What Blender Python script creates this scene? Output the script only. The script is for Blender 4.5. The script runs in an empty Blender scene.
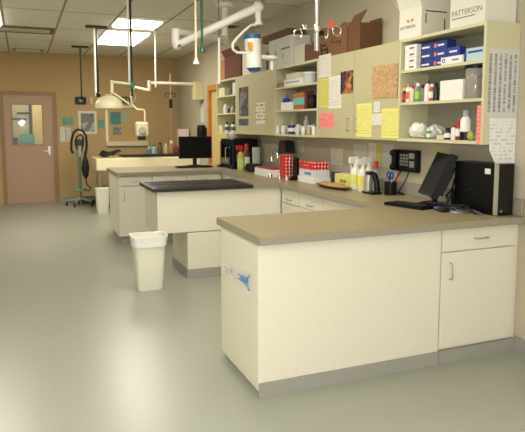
import bpy, bmesh, math, random
from mathutils import Vector, Matrix
random.seed(4)
S = bpy.context.scene
C = S.collection
PI = math.pi

# ------------------------------------------------------------------ camera numbers (525 x 432 frame)
FPX, PCX, PCY = 584.0, 262.5, 189.0
PITCH = math.atan(64 / FPX); YAW = math.atan(240.5 / 587.5); EYE = 1.5
_F = Vector((math.sin(YAW), math.cos(YAW), 0)); _R = Vector((math.cos(YAW), -math.sin(YAW), 0)); _Z = Vector((0, 0, 1))
_FW = _F * math.cos(PITCH) - _Z * math.sin(PITCH); _UP = _F * math.sin(PITCH) + _Z * math.cos(PITCH)
def _ray(x, y): return _R * ((x - PCX) / FPX) + _UP * ((PCY - y) / FPX) + _FW
def on_x(x, y, v):            # where a sight line meets the plane X = v (the right wall, cupboard fronts)
    d = _ray(x, y); return d * (v / d.x) + Vector((0, 0, EYE))
def on_y(x, y, v):            # ... the plane Y = v
    d = _ray(x, y); return d * (v / d.y) + Vector((0, 0, EYE))
def on_z(x, y, v):            # ... a horizontal surface at height v
    d = _ray(x, y); return d * ((v - EYE) / d.z) + Vector((0, 0, EYE))

# ------------------------------------------------------------------ materials
def lin(c): 
    c = c / 255.0
    return c / 12.92 if c <= 0.04045 else ((c + 0.055) / 1.055) ** 2.4
def rgb(c): return (lin(c[0]), lin(c[1]), lin(c[2]), 1)
MATS = {}
def mat(name, col, rough=0.5, metal=0.0, speck=None, scale=200, amt=0.5, bump=0.0, emit=0.0, trans=0.0, ior=1.45, spec=0.5, coat=0.0):
    if name in MATS: return MATS[name]
    m = bpy.data.materials.new(name); m.use_nodes = True
    nt = m.node_tree; b = nt.nodes['Principled BSDF']
    b.inputs['Base Color'].default_value = rgb(col); b.inputs['Roughness'].default_value = rough
    b.inputs['Metallic'].default_value = metal; b.inputs['Specular IOR Level'].default_value = spec
    b.inputs['Transmission Weight'].default_value = trans; b.inputs['IOR'].default_value = ior
    b.inputs['Coat Weight'].default_value = coat
    if emit:
        b.inputs['Emission Color'].default_value = rgb(col); b.inputs['Emission Strength'].default_value = emit
    tc = nt.nodes.new('ShaderNodeTexCoord')
    n = nt.nodes.new('ShaderNodeTexNoise'); n.inputs['Scale'].default_value = scale; n.inputs['Detail'].default_value = 3
    nt.links.new(tc.outputs['Object'], n.inputs['Vector'])
    r = nt.nodes.new('ShaderNodeValToRGB'); r.color_ramp.elements[0].position = 0.5 - 0.5 * (1 - amt) * .4 - .05; r.color_ramp.elements[1].position = 0.62
    s2 = speck if speck else tuple(max(0, v - 6) for v in col)
    r.color_ramp.elements[0].color = rgb(s2); r.color_ramp.elements[1].color = rgb(col)
    nt.links.new(n.outputs['Fac'], r.inputs['Fac'])
    if not emit: nt.links.new(r.outputs['Color'], b.inputs['Base Color'])
    if bump:
        bp = nt.nodes.new('ShaderNodeBump'); bp.inputs['Strength'].default_value = bump; bp.inputs['Distance'].default_value = .003
        nt.links.new(n.outputs['Fac'], bp.inputs['Height']); nt.links.new(bp.outputs['Normal'], b.inputs['Normal'])
    MATS[name] = m; return m

def math_node(nt, op, a, b=None):
    n = nt.nodes.new('ShaderNodeMath'); n.operation = op
    for i, v in enumerate((a, b)):
        if v is None: continue
        if isinstance(v, (int, float)): n.inputs[i].default_value = v
        else: nt.links.new(v, n.inputs[i])
    return n.outputs[0]
def printed(name, paper, ink, lines=18, cols=30, dens=.52, rough=.7, vert=False):
    """paper with rows of small printed marks (on the Generated box of the sheet)"""
    if name in MATS: return MATS[name]
    m = mat(name, paper, rough); nt = m.node_tree; b = nt.nodes['Principled BSDF']
    tc = nt.nodes.new('ShaderNodeTexCoord'); sp = nt.nodes.new('ShaderNodeSeparateXYZ'); nt.links.new(tc.outputs['Generated'], sp.inputs[0])
    z = math_node(nt, 'MULTIPLY', sp.outputs['X'] if vert else sp.outputs['Z'], lines)
    row = math_node(nt, 'LESS_THAN', math_node(nt, 'FRACT', z), .5)
    h = sp.outputs['Z'] if vert else math_node(nt, 'ADD', sp.outputs['X'], sp.outputs['Y'])
    cx = nt.nodes.new('ShaderNodeCombineXYZ')
    nt.links.new(math_node(nt, 'MULTIPLY', h, cols), cx.inputs[0]); nt.links.new(math_node(nt, 'FLOOR', z), cx.inputs[1])
    wn = nt.nodes.new('ShaderNodeTexNoise'); wn.inputs['Scale'].default_value = .9; nt.links.new(cx.outputs[0], wn.inputs['Vector'])
    word = math_node(nt, 'GREATER_THAN', wn.outputs['Fac'], dens)
    inx = math_node(nt, 'MULTIPLY', math_node(nt, 'GREATER_THAN', sp.outputs['Z'], .07), math_node(nt, 'LESS_THAN', sp.outputs['Z'], .93))
    f = math_node(nt, 'MULTIPLY', math_node(nt, 'MULTIPLY', row, word), inx)
    mx = nt.nodes.new('ShaderNodeMixRGB'); nt.links.new(f, mx.inputs[0]); mx.inputs[1].default_value = rgb(paper); mx.inputs[2].default_value = rgb(ink)
    nt.links.new(mx.outputs[0], b.inputs['Base Color'])
    return m
def patchy(name, cols, scale=14, rough=.6):
    """picture / collage like voronoi patches"""
    if name in MATS: return MATS[name]
    m = mat(name, cols[0], rough); nt = m.node_tree; b = nt.nodes['Principled BSDF']
    tc = nt.nodes.new('ShaderNodeTexCoord'); v = nt.nodes.new('ShaderNodeTexVoronoi'); v.inputs['Scale'].default_value = scale
    nt.links.new(tc.outputs['Object'], v.inputs['Vector'])
    sp = nt.nodes.new('ShaderNodeSeparateColor'); nt.links.new(v.outputs['Color'], sp.inputs[0])
    r = nt.nodes.new('ShaderNodeValToRGB'); r.color_ramp.interpolation = 'CONSTANT'
    e = r.color_ramp.elements
    while len(e) < len(cols): e.new(.5)
    for i, c in enumerate(cols): e[i].position = i / len(cols); e[i].color = rgb(c)
    nt.links.new(sp.outputs[0], r.inputs[0]); nt.links.new(r.outputs[0], b.inputs['Base Color'])
    return m
def dotted(name, base, dot, scale=60):
    if name in MATS: return MATS[name]
    m = mat(name, base, .5); nt = m.node_tree; b = nt.nodes['Principled BSDF']
    tc = nt.nodes.new('ShaderNodeTexCoord'); v = nt.nodes.new('ShaderNodeTexVoronoi'); v.inputs['Scale'].default_value = scale; v.inputs['Randomness'].default_value = .15
    nt.links.new(tc.outputs['Object'], v.inputs['Vector'])
    f = math_node(nt, 'LESS_THAN', v.outputs['Distance'], .26)
    mx = nt.nodes.new('ShaderNodeMixRGB'); nt.links.new(f, mx.inputs[0]); mx.inputs[1].default_value = rgb(base); mx.inputs[2].default_value = rgb(dot)
    nt.links.new(mx.outputs[0], b.inputs['Base Color']); return m

CREAM = mat('cream_laminate', (218, 212, 195), .42, speck=(209, 203, 184), scale=260)
CREAM2 = mat('upper_cupboard_laminate', (184, 176, 138), .5, speck=(174, 166, 127), scale=260)
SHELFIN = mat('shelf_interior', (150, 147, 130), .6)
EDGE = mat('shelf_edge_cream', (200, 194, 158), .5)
TOP = mat('worktop_laminate', (158, 145, 114), .4, speck=(120, 108, 80), scale=330, amt=.1)
TOPEDGE = mat('worktop_edge', (150, 145, 130), .5, speck=(126, 121, 106), scale=330)
KICK = mat('vinyl_base_grey', (150, 148, 138), .55)
FLOORM = mat('floor_vinyl', (158, 160, 146), .3, speck=(130, 133, 119), scale=170, amt=.1)
STEEL = mat('brushed_steel', (190, 190, 185), .3, metal=1)
CHROME = mat('chrome', (215, 215, 210), .15, metal=1)
DARKM = mat('dark_metal', (60, 60, 52), .4, metal=.6)
BLACK = mat('black_plastic', (16, 16, 17), .4, spec=.3)
BLACKR = mat('black_rubber', (22, 22, 22), .6)
GLOSSB = mat('black_gloss', (8, 8, 10), .12)
WHITE = mat('white_plastic', (232, 230, 220), .4)
IVORY = mat('ivory_enamel', (236, 228, 190), .35)
BEIGE = mat('beige_plastic', (205, 196, 160), .5)
BLUE = mat('blue_plastic', (48, 100, 150), .4)
NAVY = mat('navy_carton', (34, 52, 130), .5)
TEALG = mat('teal_paper', (98, 156, 140), .7)
GREENH = mat('green_hose', (30, 92, 76), .45)
BROWN = mat('brown_cardboard', (112, 76, 50), .85, speck=(98, 64, 42), scale=60)
TANC = mat('tan_cardboard', (158, 120, 78), .85)
CARTON = mat('white_carton', (218, 214, 200), .75)
INK = mat('dark_ink', (50, 44, 40), .7)
INKG = mat('grey_ink', (120, 112, 118), .7)
ORANGE = mat('orange_tag', (232, 96, 56), .6)
RED = mat('red_plastic', (190, 34, 30), .4)
YELLOW = mat('yellow_carton', (232, 220, 96), .6)
PALEY = mat('pale_yellow_liquid', (214, 214, 110), .3)
CLEAR = mat('clear_plastic', (225, 228, 220), .15, trans=.75)
GLASS = mat('window_glass', (235, 240, 235), .02, trans=1.0, ior=1.45)
OAKDOOR = mat('door_veneer', (178, 146, 118), .38, speck=(166, 134, 106), scale=120)
FRAMEM = mat('door_frame_paint', (150, 120, 88), .5)
WOODOR = mat('orange_wood', (196, 128, 62), .5, speck=(180, 112, 50), scale=30)
CORK = mat('cork', (198, 162, 118), .9, speck=(160, 122, 82), scale=70)
TANWALL = mat('wall_tan_paint', (186, 158, 112), .85, speck=(178, 150, 104), scale=90)
GREYWALL = mat('wall_grey_paint', (184, 175, 152), .85)
GREENP = mat('green_plastic', (120, 190, 60), .5)
AMBER = mat('tan_contents', (176, 140, 100), .7)
LAMPM = mat('fluorescent_diffuser', (255, 250, 236), .5, emit=9.0)

# ceiling: lay-in tiles, grid and pinholes in the material
def ceiling_mat():
    m = mat('ceiling_tiles', (196, 190, 166), .9); nt = m.node_tree; b = nt.nodes['Principled BSDF']
    tc = nt.nodes.new('ShaderNodeTexCoord'); sp = nt.nodes.new('ShaderNodeSeparateXYZ'); nt.links.new(tc.outputs['Object'], sp.inputs[0])
    def line(o, off, size, w):
        a = math_node(nt, 'DIVIDE', math_node(nt, 'SUBTRACT', o, off), size)
        fr = math_node(nt, 'FRACT', math_node(nt, 'ADD', a, 50.0))
        return math_node(nt, 'LESS_THAN', fr, w / size)
    lx = line(sp.outputs['X'], .49, .67, .028); ly = line(sp.outputs['Y'], 7.58, 1.34, .028)
    g = math_node(nt, 'MAXIMUM', lx, ly)
    v = nt.nodes.new('ShaderNodeTexNoise'); v.inputs['Scale'].default_value = 70; v.inputs['Detail'].default_value = 2; nt.links.new(tc.outputs['Object'], v.inputs['Vector'])
    r = nt.nodes.new('ShaderNodeValToRGB'); r.color_ramp.elements[0].position = .38; r.color_ramp.elements[1].position = .55
    r.color_ramp.elements[0].color = rgb((206, 203, 188)); r.color_ramp.elements[1].color = rgb((238, 236, 226)); nt.links.new(v.outputs['Fac'], r.inputs[0])
    mx = nt.nodes.new('ShaderNodeMixRGB'); nt.links.new(g, mx.inputs[0]); nt.links.new(r.outputs[0], mx.inputs[1]); mx.inputs[2].default_value = rgb((160, 150, 120))
    nt.links.new(mx.outputs[0], b.inputs['Base Color']); return m
CEILM = ceiling_mat()

# ------------------------------------------------------------------ mesh building
def wloc(o):
    v = Vector((0, 0, 0))
    while o is not None: v = v + o.location; o = o.parent
    return v
class MB:
    def __init__(s, M=None): s.bm = bmesh.new(); s.M = M or Matrix.Identity(4)
    def _x(s, vs):
        for v in vs: v.co = s.M @ v.co
    def box(s, x0, y0, z0, x1, y1, z1, bev=0.0, M=None):
        r = bmesh.ops.create_cube(s.bm, size=1.0); vs = r['verts']
        for v in vs:
            v.co = Vector(((x0 + x1) / 2 + v.co.x * (x1 - x0), (y0 + y1) / 2 + v.co.y * (y1 - y0), (z0 + z1) / 2 + v.co.z * (z1 - z0)))
        if M is not None:
            for v in vs: v.co = M @ v.co
        s._x(vs)
        if bev:
            es = list({e for v in vs for e in v.link_edges})
            bmesh.ops.bevel(s.bm, geom=es, offset=bev, segments=2, profile=.6, affect='EDGES')
        return s
    def ring_stack(s, rings, cap=True, close=True):
        rv = [[s.bm.verts.new(s.M @ Vector(p)) for p in ring] for ring in rings]
        n = len(rv[0])
        for a, b in zip(rv, rv[1:]):
            for i in range(n if close else n - 1):
                j = (i + 1) % n
                s.bm.faces.new((a[i], a[j], b[j], b[i]))
        if cap:
            s.bm.faces.new(list(reversed(rv[0]))); s.bm.faces.new(rv[-1])
        return s
    def lathe(s, c, prof, n=20, cap=True):
        c = Vector(c)
        return s.ring_stack([[c + Vector((max(r, 1e-4) * math.cos(2 * PI * k / n), max(r, 1e-4) * math.sin(2 * PI * k / n), z)) for k in range(n)] for r, z in prof], cap)
    def tube(s, pts, r, n=8, r2=None):
        pts = [Vector(p) for p in pts]; rings = []
        prev = None
        for i, p in enumerate(pts):
            if i == 0: t = pts[1] - p
            elif i == len(pts) - 1: t = p - pts[i - 1]
            else: t = (pts[i + 1] - p).normalized() + (p - pts[i - 1]).normalized()
            t = t.normalized() if t.length > 1e-9 else Vector((0, 0, 1))
            if prev is None:
                a = Vector((0, 0, 1)) if abs(t.z) < .9 else Vector((1, 0, 0))
                u = t.cross(a).normalized()
            else:
                u = (prev - t * prev.dot(t)).normalized()
            prev = u; w = t.cross(u)
            rr = r if r2 is None else r + (r2 - r) * i / (len(pts) - 1)
            rings.append([p + (u * math.cos(2 * PI * k / n) + w * math.sin(2 * PI * k / n)) * rr for k in range(n)])
        return s.ring_stack(rings)
    def prism(s, poly, z0, z1, axis='z'):
        def P(a, b, c):
            return Vector((a, b, c)) if axis == 'z' else (Vector((a, c, b)) if axis == 'y' else Vector((c, a, b)))
        return s.ring_stack([[P(a, b, z0) for a, b in poly], [P(a, b, z1) for a, b in poly]])
    def ball(s, c, r, sx=1, sy=1, sz=1, n=12):
        q = bmesh.ops.create_uvsphere(s.bm, u_segments=n, v_segments=max(6, n // 2 + 2), radius=r)
        for v in q['verts']: v.co = Vector((v.co.x * sx, v.co.y * sy, v.co.z * sz)) + Vector(c)
        s._x(q['verts']); return s
    def mesh(s, name, m, off, smooth=False):
        bmesh.ops.recalc_face_normals(s.bm, faces=s.bm.faces[:])
        for v in s.bm.verts: v.co -= off
        me = bpy.data.meshes.new(name); s.bm.to_mesh(me); s.bm.free()
        for mm in (m if isinstance(m, list) else [m]): me.materials.append(mm)
        if smooth:
            for p in me.polygons: p.use_smooth = True
            try: me.set_sharp_from_angle(angle=math.radians(38))
            except Exception: pass
        return me
    def build(s, name, m, parent=None, at=None, smooth=False, label=None):
        off = wloc(parent) if parent is not None else Vector(at or (0, 0, 0))
        o = bpy.data.objects.new(name, s.mesh(name, m, off, smooth)); C.objects.link(o)
        if parent is not None: o.parent = parent
        else: o.location = off
        if label: o['label'] = label
        return o
def thing(name, label, cat, loc, group=None):
    o = bpy.data.objects.new(name, None); C.objects.link(o); o.location = loc; o.empty_display_size = .1
    o['label'] = label; o['category'] = cat
    if group: o['group'] = group
    return o
def tag(o, label, cat, group=None, kind=None):
    o['label'] = label; o['category'] = cat
    if group: o['group'] = group
    if kind: o['kind'] = kind
    return o
def struct(o): o['kind'] = 'structure'; return o
def kids(o): return [c for c in bpy.data.objects if c.parent == o]
def copy_tree(o, loc, label=None, parent=None):
    c = o.copy(); C.objects.link(c); c.parent = parent
    if loc is not None: c.location = loc
    if label: c['label'] = label
    for ch in kids(o): copy_tree(ch, None, None, c)
    return c
def text_mesh(name, txt, size, origin, right, up, m, parent=None, depth=.001):
    cu = bpy.data.curves.new(name, 'FONT'); cu.body = txt; cu.size = size; cu.extrude = depth / 2
    tmp = bpy.data.objects.new('t', cu); C.objects.link(tmp)
    dg = bpy.context.evaluated_depsgraph_get(); dg.update()
    me = bpy.data.meshes.new_from_object(tmp.evaluated_get(dg)); bpy.data.objects.remove(tmp)
    right = Vector(right).normalized(); up = Vector(up).normalized(); nrm = right.cross(up)
    off = wloc(parent) if parent else Vector((0, 0, 0))
    for v in me.vertices: v.co = Vector(origin) + right * v.co.x + up * v.co.y + nrm * v.co.z - off
    me.materials.clear(); me.materials.append(m); me.name = name
    o = bpy.data.objects.new(name, me); C.objects.link(o)
    if parent: o.parent = parent
    return o

# ------------------------------------------------------------------ the room
XL, XR, YB, YF, H = -2.6, 3.0, 12.0, -1.6, 2.86
struct(MB().box(XL - .1, YF - .1, -.1, XR + .1, YB + .12, 0).build('floor', FLOORM))
struct(MB().box(XL - .1, YF - .1, H, XR + .1, YB + .12, H + .1).build('ceiling', CEILM))
struct(MB().box(XL - .1, 1.0, 0, XL, YB + .12, H).build('wall_left', mat('wall_pale_paint', (214, 206, 184), .85)))
# right wall, open where the wooden side door stands
DY0, DY1, DH = 8.78, 9.74, 2.11
struct(MB().box(XR, YF, 0, XR + .1, DY0, H).box(XR, DY1, 0, XR + .1, YB, H).box(XR, DY0, DH, XR + .1, DY1, H).build('wall_right', GREYWALL))
# back wall, open at the door with the window
BX0, BX1, BH = -.33, .58, 2.08
struct(MB().box(XL, YB, 0, BX0, YB + .12, H).box(BX1, YB, 0, XR + .1, YB + .12, H).box(BX0, YB, BH, BX1, YB + .12, H).build('wall_back', TANWALL))
bb = MB().box(BX1 + .07, YB - .012, 0, XR, YB, .1)
struct(bb.build('baseboard_back', KICK))
struct(MB().box(XR - .012, YF, 0, XR, 2.855, .1).build('baseboard_right', KICK))
struct(MB().box(XL, 1.0, 0, XL + .012, YB, .1).build('baseboard_left', KICK))

# door in the back wall
d = bpy.data.objects.new('door_1', None); C.objects.link(d); d.location = (.12, YB, 0); struct(d)
WX0, WX1, WZ0, WZ1 = -.17, .36, 1.13, 1.88
dm = MB()
dm.box(BX0 + .03, YB + .02, .01, WX0, YB + .065, BH - .03).box(WX1, YB + .02, .01, BX1 - .03, YB + .065, BH - .03)
dm.box(WX0, YB + .02, .01, WX1, YB + .065, WZ0).box(WX0, YB + .02, WZ1, WX1, YB + .065, BH - .03)
dm.build('door_panel', OAKDOOR, d)
fm = MB()
for a in ((BX0 - .05, BX0 + .028), (BX1 - .028, BX1 + .05)): fm.box(a[0], YB - .015, 0, a[1], YB + .019, BH + .05)
fm.box(BX0 + .028, YB - .015, BH - .028, BX1 - .028, YB + .019, BH + .05)
fm.build('door_frame', FRAMEM, d)
wf = MB()
for (a, b_, c_, e) in ((WX0 - .02, WZ0 - .02, WX1 + .02, WZ0), (WX0 - .02, WZ1, WX1 + .02, WZ1 + .02), (WX0 - .02, WZ0, WX0, WZ1), (WX1, WZ0, WX1 + .02, WZ1)):
    wf.box(a, YB + .012, b_, c_, YB + .02, e)
wfo = wf.build('window_frame', mat('door_window_bead', (160, 132, 96), .5), d)
MB().box(WX0, YB + .036, WZ0, WX1, YB + .042, WZ1).build('window_pane', GLASS, wfo)
hm = MB().box(.45, YB + .008, .93, .49, YB + .02, 1.09, .003); hm.tube([(.47, YB + .01, 1.0), (.47, YB - .04, 1.0), (.37, YB - .045, 1.0)], .011)
hm.lathe((.47, YB + .012, 1.16), [(.02, 0), (.02, .01)])
hm.build('door_handle', STEEL, d)
# corridor behind the door window
struct(MB().box(-1.6, 14.6, 0, 2.0, 14.7, 2.7).build('wall_corridor', mat('corridor_wall', (214, 204, 168), .8)))
struct(MB().box(-1.6, YB + .12, -.1, 2.0, 14.7, 0).build('floor_corridor', FLOORM))
struct(MB().box(-1.6, YB + .12, 2.7, 2.0, 14.7, 2.8).build('ceiling_corridor', mat('corridor_ceiling', (214, 208, 190), .9)))
tag(MB().box(.16, 14.52, 1.3, .2, 14.59, 2.6).box(-.1, 14.56, 1.75, .16, 14.59, 1.79).build('wall_rail', mat('corridor_rail', (60, 50, 40), .6), at=(.18, 14.55, 1.3)), 'dark upright rail and shelf line seen in the middle of the door window', 'rail')
cc = thing('tall_cupboard', 'cream tall cupboard beyond the door window on the right', 'cupboard', (.42, 14.3, 0))
MB().box(.22, 14.05, 0, .75, 14.58, 2.1, .005).build('body', mat('corridor_cupboard', (196, 176, 110), .6), cc)
MB().box(.23, 14.03, .05, .475, 14.05, 2.05).build('door', mat('corridor_cupboard_door', (204, 184, 120), .6), cc)
MB().box(.485, 14.03, .05, .74, 14.05, 2.05).build('door', MATS['corridor_cupboard_door'], cc)
ch = thing('teal_chair', 'teal padded chair seen through the door window', 'chair', (.0, 13.9, 0))
MB().box(-.06, 13.95, 1.08, .24, 14.02, 1.30, .05).build('backrest', TEALG, ch)
MB().box(-.2, 13.55, .62, .22, 13.95, .7, .03).build('seat', TEALG, ch)
for lx, ly in ((-.17, 13.58), (.19, 13.58), (-.17, 13.98), (.19, 13.98)): MB().tube([(lx, ly, 0), (lx, ly, 1.1 if ly > 13.8 else .62)], .015).build('leg', DARKM, ch)
tag(MB().box(-.33, 14.5, 1.0, -.2, 14.59, 2.0).box(-.2, 14.56, 1.62, .1, 14.59, 1.66).box(-.28, 14.2, .95, -.1, 14.5, 1.22).build('equipment_rack', mat('corridor_dark', (66, 74, 80), .6), at=(-.2, 14.5, .95)), 'dark rack with shelf seen through the left of the door window', 'rack')

# side door in the right wall (orange wood)
d2 = bpy.data.objects.new('door_2', None); C.objects.link(d2); d2.location = (XR, 9.3, 0); struct(d2)
fm = MB()
for a in ((DY0 - .06, DY0 + .03), (DY1 - .03, DY1 + .06)): fm.box(XR - .02, a[0], 0, XR + .03, a[1], DH + .06)
fm.box(XR - .02, DY0 + .03, DH - .03, XR + .03, DY1 - .03, DH + .06)
fm.build('door_frame', WOODOR, d2)
MB().box(XR + .03, DY0 + .03, .01, XR + .075, DY1 - .03, DH - .03).build('door_panel', mat('side_door_panel', (200, 178, 120), .6), d2)
MB().tube([(XR + .03, DY0 + .12, 1.0), (XR - .03, DY0 + .12, 1.0), (XR - .03, DY0 + .22, 1.0)], .01).build('door_handle', STEEL, d2)

# ------------------------------------------------------------------ ceiling fittings
def troffer(x0, y0, x1, y1, label, power):
    t = thing('ceiling_light', label, 'light', ((x0 + x1) / 2, (y0 + y1) / 2, H), 'recessed fluorescent ceiling lights')
    f = MB(); w = .03
    f.box(x0, y0, H - .008, x1, y0 + w, H - .0005).box(x0, y1 - w, H - .008, x1, y1, H - .0005)
    f.box(x0, y0 + w, H - .008, x0 + w, y1 - w, H - .0005).box(x1 - w, y0 + w, H - .008, x1, y1 - w, H - .0005)
    f.build('frame', WHITE, t)
    MB().box(x0 + w, y0 + w, H - .03, x1 - w, y1 - w, H - .0005, .008).build('diffuser', LAMPM, t)
    l = bpy.data.lights.new('troffer_lamp', 'AREA'); l.shape = 'RECTANGLE'; l.size = x1 - x0 - .08; l.size_y = y1 - y0 - .08
    l.energy = power; l.color = (1.0, .95, .85)
    o = bpy.data.objects.new('troffer_lamp', l); C.objects.link(o); o.location = ((x0 + x1) / 2, (y0 + y1) / 2, H - .035)
P0 = 25
troffer(1.17, 8.8, 1.84, 10.22, 'fluorescent ceiling light nearest the back wall', P0)
troffer(1.18, 7.78, 1.80, 8.42, 'short fluorescent ceiling light above the middle worktop', P0 * .6)
troffer(-.85, 7.58, -.18, 8.92, 'fluorescent ceiling light cut by the left edge of the view', P0)
troffer(-.85, 2.2, -.18, 3.55, 'added unseen ceiling light over the floor beside the near cabinet', P0 * .5)  # out of view, added to light the near end of the room
troffer(1.16, 3.6, 1.83, 4.95, 'added unseen ceiling light over the gap behind the near cabinet', P0 * .8)  # also unseen, added as fill light
troffer(-.85, -.5, -.18, .85, 'added unseen ceiling light behind the viewpoint', P0 * .5)  # never in view, added as fill light
def grille(x0, y0, x1, y1, label, m1, m2, n=5):
    t = thing('ceiling_vent', label, 'vent', ((x0 + x1) / 2, (y0 + y1) / 2, H))
    MB().box(x0, y0, H - .006, x1, y1, H - .0005).build('frame', m1, t)
    s = MB()
    for k in range(n):
        yy = y0 + (y1 - y0) * (k + .5) / n; s.box(x0 + .06, yy - (y1 - y0) * .22 / n, H - .014, x1 - .06, yy + (y1 - y0) * .22 / n, H - .006)
    s.build('slats', m2, t)
VB = mat('vent_brown', (128, 100, 66), .7); VG = mat('vent_grey', (150, 148, 138), .5)
grille(-.3, 8.95, .49, 9.55, 'brown ceiling vent with a pale painted lamp reflection, left of the two pole mounts', VB, mat('vent_lamp_glint', (200, 196, 180), .4), 1)  # the single pale slat paints a lamp's reflection on the brown grille
grille(-.1, 11.45, .42, 11.85, 'narrow ceiling vent with a white painted lamp reflection above the back door', VG, WHITE, 2)  # white slats stand in for the reflection of a light fitting
grille(-.95, 8.95, -.35, 9.55, 'brown ceiling vent at the left edge of the view', VB, DARKM, 4)
a = on_z(284, 3, H)
grille(2.35, 5.55, 2.85, 5.75, 'small dark ceiling vent close to the right wall', VG, DARKM, 3)
grille(2.55, 7.75, 2.85, 7.95, 'small grey ceiling vent behind the hanging x-ray arm', VG, DARKM, 2)

def ceiling_pole(label, x, y, zb, r, dark, light, box=False):
    t = thing('ceiling_pole', label, 'pole', (x, y, H))
    MB().box(x - .14, y - .05, H - .03, x + .14, y + .05, H - .0005, .004).build('ceiling_flange', DARKM, t)
    MB().tube([(x, y, H - .03), (x, y, zb)], r).build('pole', dark, t)
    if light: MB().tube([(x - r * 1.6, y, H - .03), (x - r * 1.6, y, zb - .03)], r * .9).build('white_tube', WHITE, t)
    MB().lathe((x, y, zb - .04), [(r * 1.6, 0), (r * 1.9, .02), (r * 1.9, .05), (r * 1.1, .06)], 12).build('outlet', BLACK, t)
    return t
ceiling_pole('thin dark pole hanging from the ceiling above the black wall box', .986, 10.75, 1.98, .014, DARKM, False)
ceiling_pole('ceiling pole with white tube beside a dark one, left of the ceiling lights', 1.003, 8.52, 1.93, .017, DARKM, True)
t = thing('ceiling_tube', 'thin white tube hanging from the far edge of the ceiling light', 'pole', (1.84, 8.66, H))
MB().tube([(1.848, 8.64, H), (1.84, 8.64, 2.05)], .011).build('tube', WHITE, t)
MB().lathe((1.848, 8.64, H - .02), [(.03, 0), (.03, .019)]).build('ceiling_flange', WHITE, t)

# exam lamp on ceiling pole
LY = 6.3
J = on_y(132, 85, LY)
t = thing('exam_lamp', 'cream dome exam lamp on a jointed arm under a ceiling pole', 'lamp', (J.x, LY, H))
MB().tube([(J.x, LY, H), (J.x, LY, J.z - .12)], .012).build('pole', DARKM, t)
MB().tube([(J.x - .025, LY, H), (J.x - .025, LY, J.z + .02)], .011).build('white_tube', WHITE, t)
MB().lathe((J.x, LY, J.z - .03), [(.02, 0), (.028, .01), (.028, .06), (.02, .07)], 14).build('swivel_collar', mat('collar_green', (70, 120, 96), .4), t)
E1 = on_y(112, 82, LY - .1); E2 = on_y(112, 92, LY - .1); Fk = on_y(128, 103, LY - .05); HD = on_y(109, 105, LY - .1)
am = MB(); am.tube([(J.x, LY, J.z + .01), E1], .014); am.ball(E1, .02); am.tube([E1, E2], .016); am.ball(E2, .018); am.tube([E2, Fk], .010)
am.build('arm', IVORY, t, smooth=True)
MB().tube([Fk, on_y(131, 107, LY), on_y(122, 106.5, LY - .1)], .012).build('yoke', WHITE, t)
hp = [(.002, .095), (.05, .09), (.10, .068), (.133, .028), (.145, -.02), (.14, -.035), (.125, -.04), (.09, -.02), (.002, -.015)]
MB().lathe(HD, list(reversed(hp)), 28).build('lamp_head', IVORY, t, smooth=True)
MB().lathe((HD.x, HD.y, HD.z + .09), [(.04, 0), (.045, .008), (.03, .02), (.002, .022)], 16).build('cap', BEIGE, t)
cr = [on_y(x, y, LY) for x, y in ((132, 90), (130, 97), (133, 103), (136, 98), (134, 93), (131, 99), (132, 108))]
MB().tube(cr, .006).build('cable', BEIGE, t)

# hanging air drops
def drop(label, px, top_m, ytip, r, m, tip_m, y0):
    a = on_y(px, ytip, y0)
    t = thing('hanging_hose', label, 'hose', (a.x, y0, H))
    MB().tube([(a.x, y0, H), (a.x, y0, a.z)], r).build('hose', m, t)
    MB().lathe((a.x, y0, a.z - .06), [(.032, 0), (.033, .01), (.016, .045), (.012, .07)], 16).build('coupling', tip_m, t, smooth=True)
    MB().lathe((a.x, y0, H - .02), [(.03, 0), (.03, .019)], 12).build('ceiling_flange', WHITE, t)
drop('cream hanging hose ending in a white bell', 196, WHITE, 58, .011, mat('cream_hose', (222, 212, 178), .5), WHITE, 5.6)
drop('dark green hanging hose with a short metal fitting', 202, WHITE, 46, .012, GREENH, mat('green_metal', (60, 110, 110), .3, metal=.5), 5.75)
a0, a1 = on_y(219, 38, 5.9), on_y(219, 84, 5.9)
t = thing('hanging_rod', 'slim pale rod on a thin line right of the two hanging hoses', 'rod', (a0.x, 5.9, H))
MB().tube([(a0.x, 5.9, H), (a0.x, 5.9, a0.z)], .004).build('line', DARKM, t)
MB().tube([(a0.x, 5.9, a0.z), (a1.x, 5.9, a1.z)], .013).build('rod', WHITE, t)

# ceiling x-ray / suction arm
XY = 6.45
def q(x, y, Y=XY): return on_y(x, y, Y)
t = thing('ceiling_xray_arm', 'white jointed ceiling arm carrying a white cylinder with blue caps', 'medical arm', (q(225, 5).x, XY, H))
c0 = q(225, 43)
MB().tube([(c0.x, XY, H), (c0.x, XY, c0.z)], .034, 14).build('column', WHITE, t, smooth=True)
MB().lathe((c0.x, XY, H - .04), [(.09, 0), (.1, .02), (.1, .039)], 20).build('ceiling_flange', WHITE, t)
EA = q(177, 32, 6.0); EB = q(177, 45, 6.0); EC = q(258, 7, 5.7)
m_ = MB(); m_.tube([(c0.x, XY, q(222, 39).z), EA], .038, 14); m_.ball((c0.x, XY, q(222, 39).z), .05)
m_.build('horizontal_arm', mat('arm_grey_white', (214, 212, 202), .4), t, smooth=True)
m_ = MB(); m_.tube([q(175.5, 29, 6.0), q(175.5, 43, 6.0)], .04, 14); m_.ball(EB, .052); m_.build('elbow', WHITE, t, smooth=True)
m_ = MB(); m_.tube([EB, EC], .036, 14, r2=.044); m_.ball(EC, .06); m_.build('spring_arm', WHITE, t, smooth=True)
jp = q(179, 46, 5.94); MB().tube([jp, jp + Vector((0, -.05, 0))], .014, 10).build('joint_screw', INKG, t)
ED = q(258.5, 23, 5.7)
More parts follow.
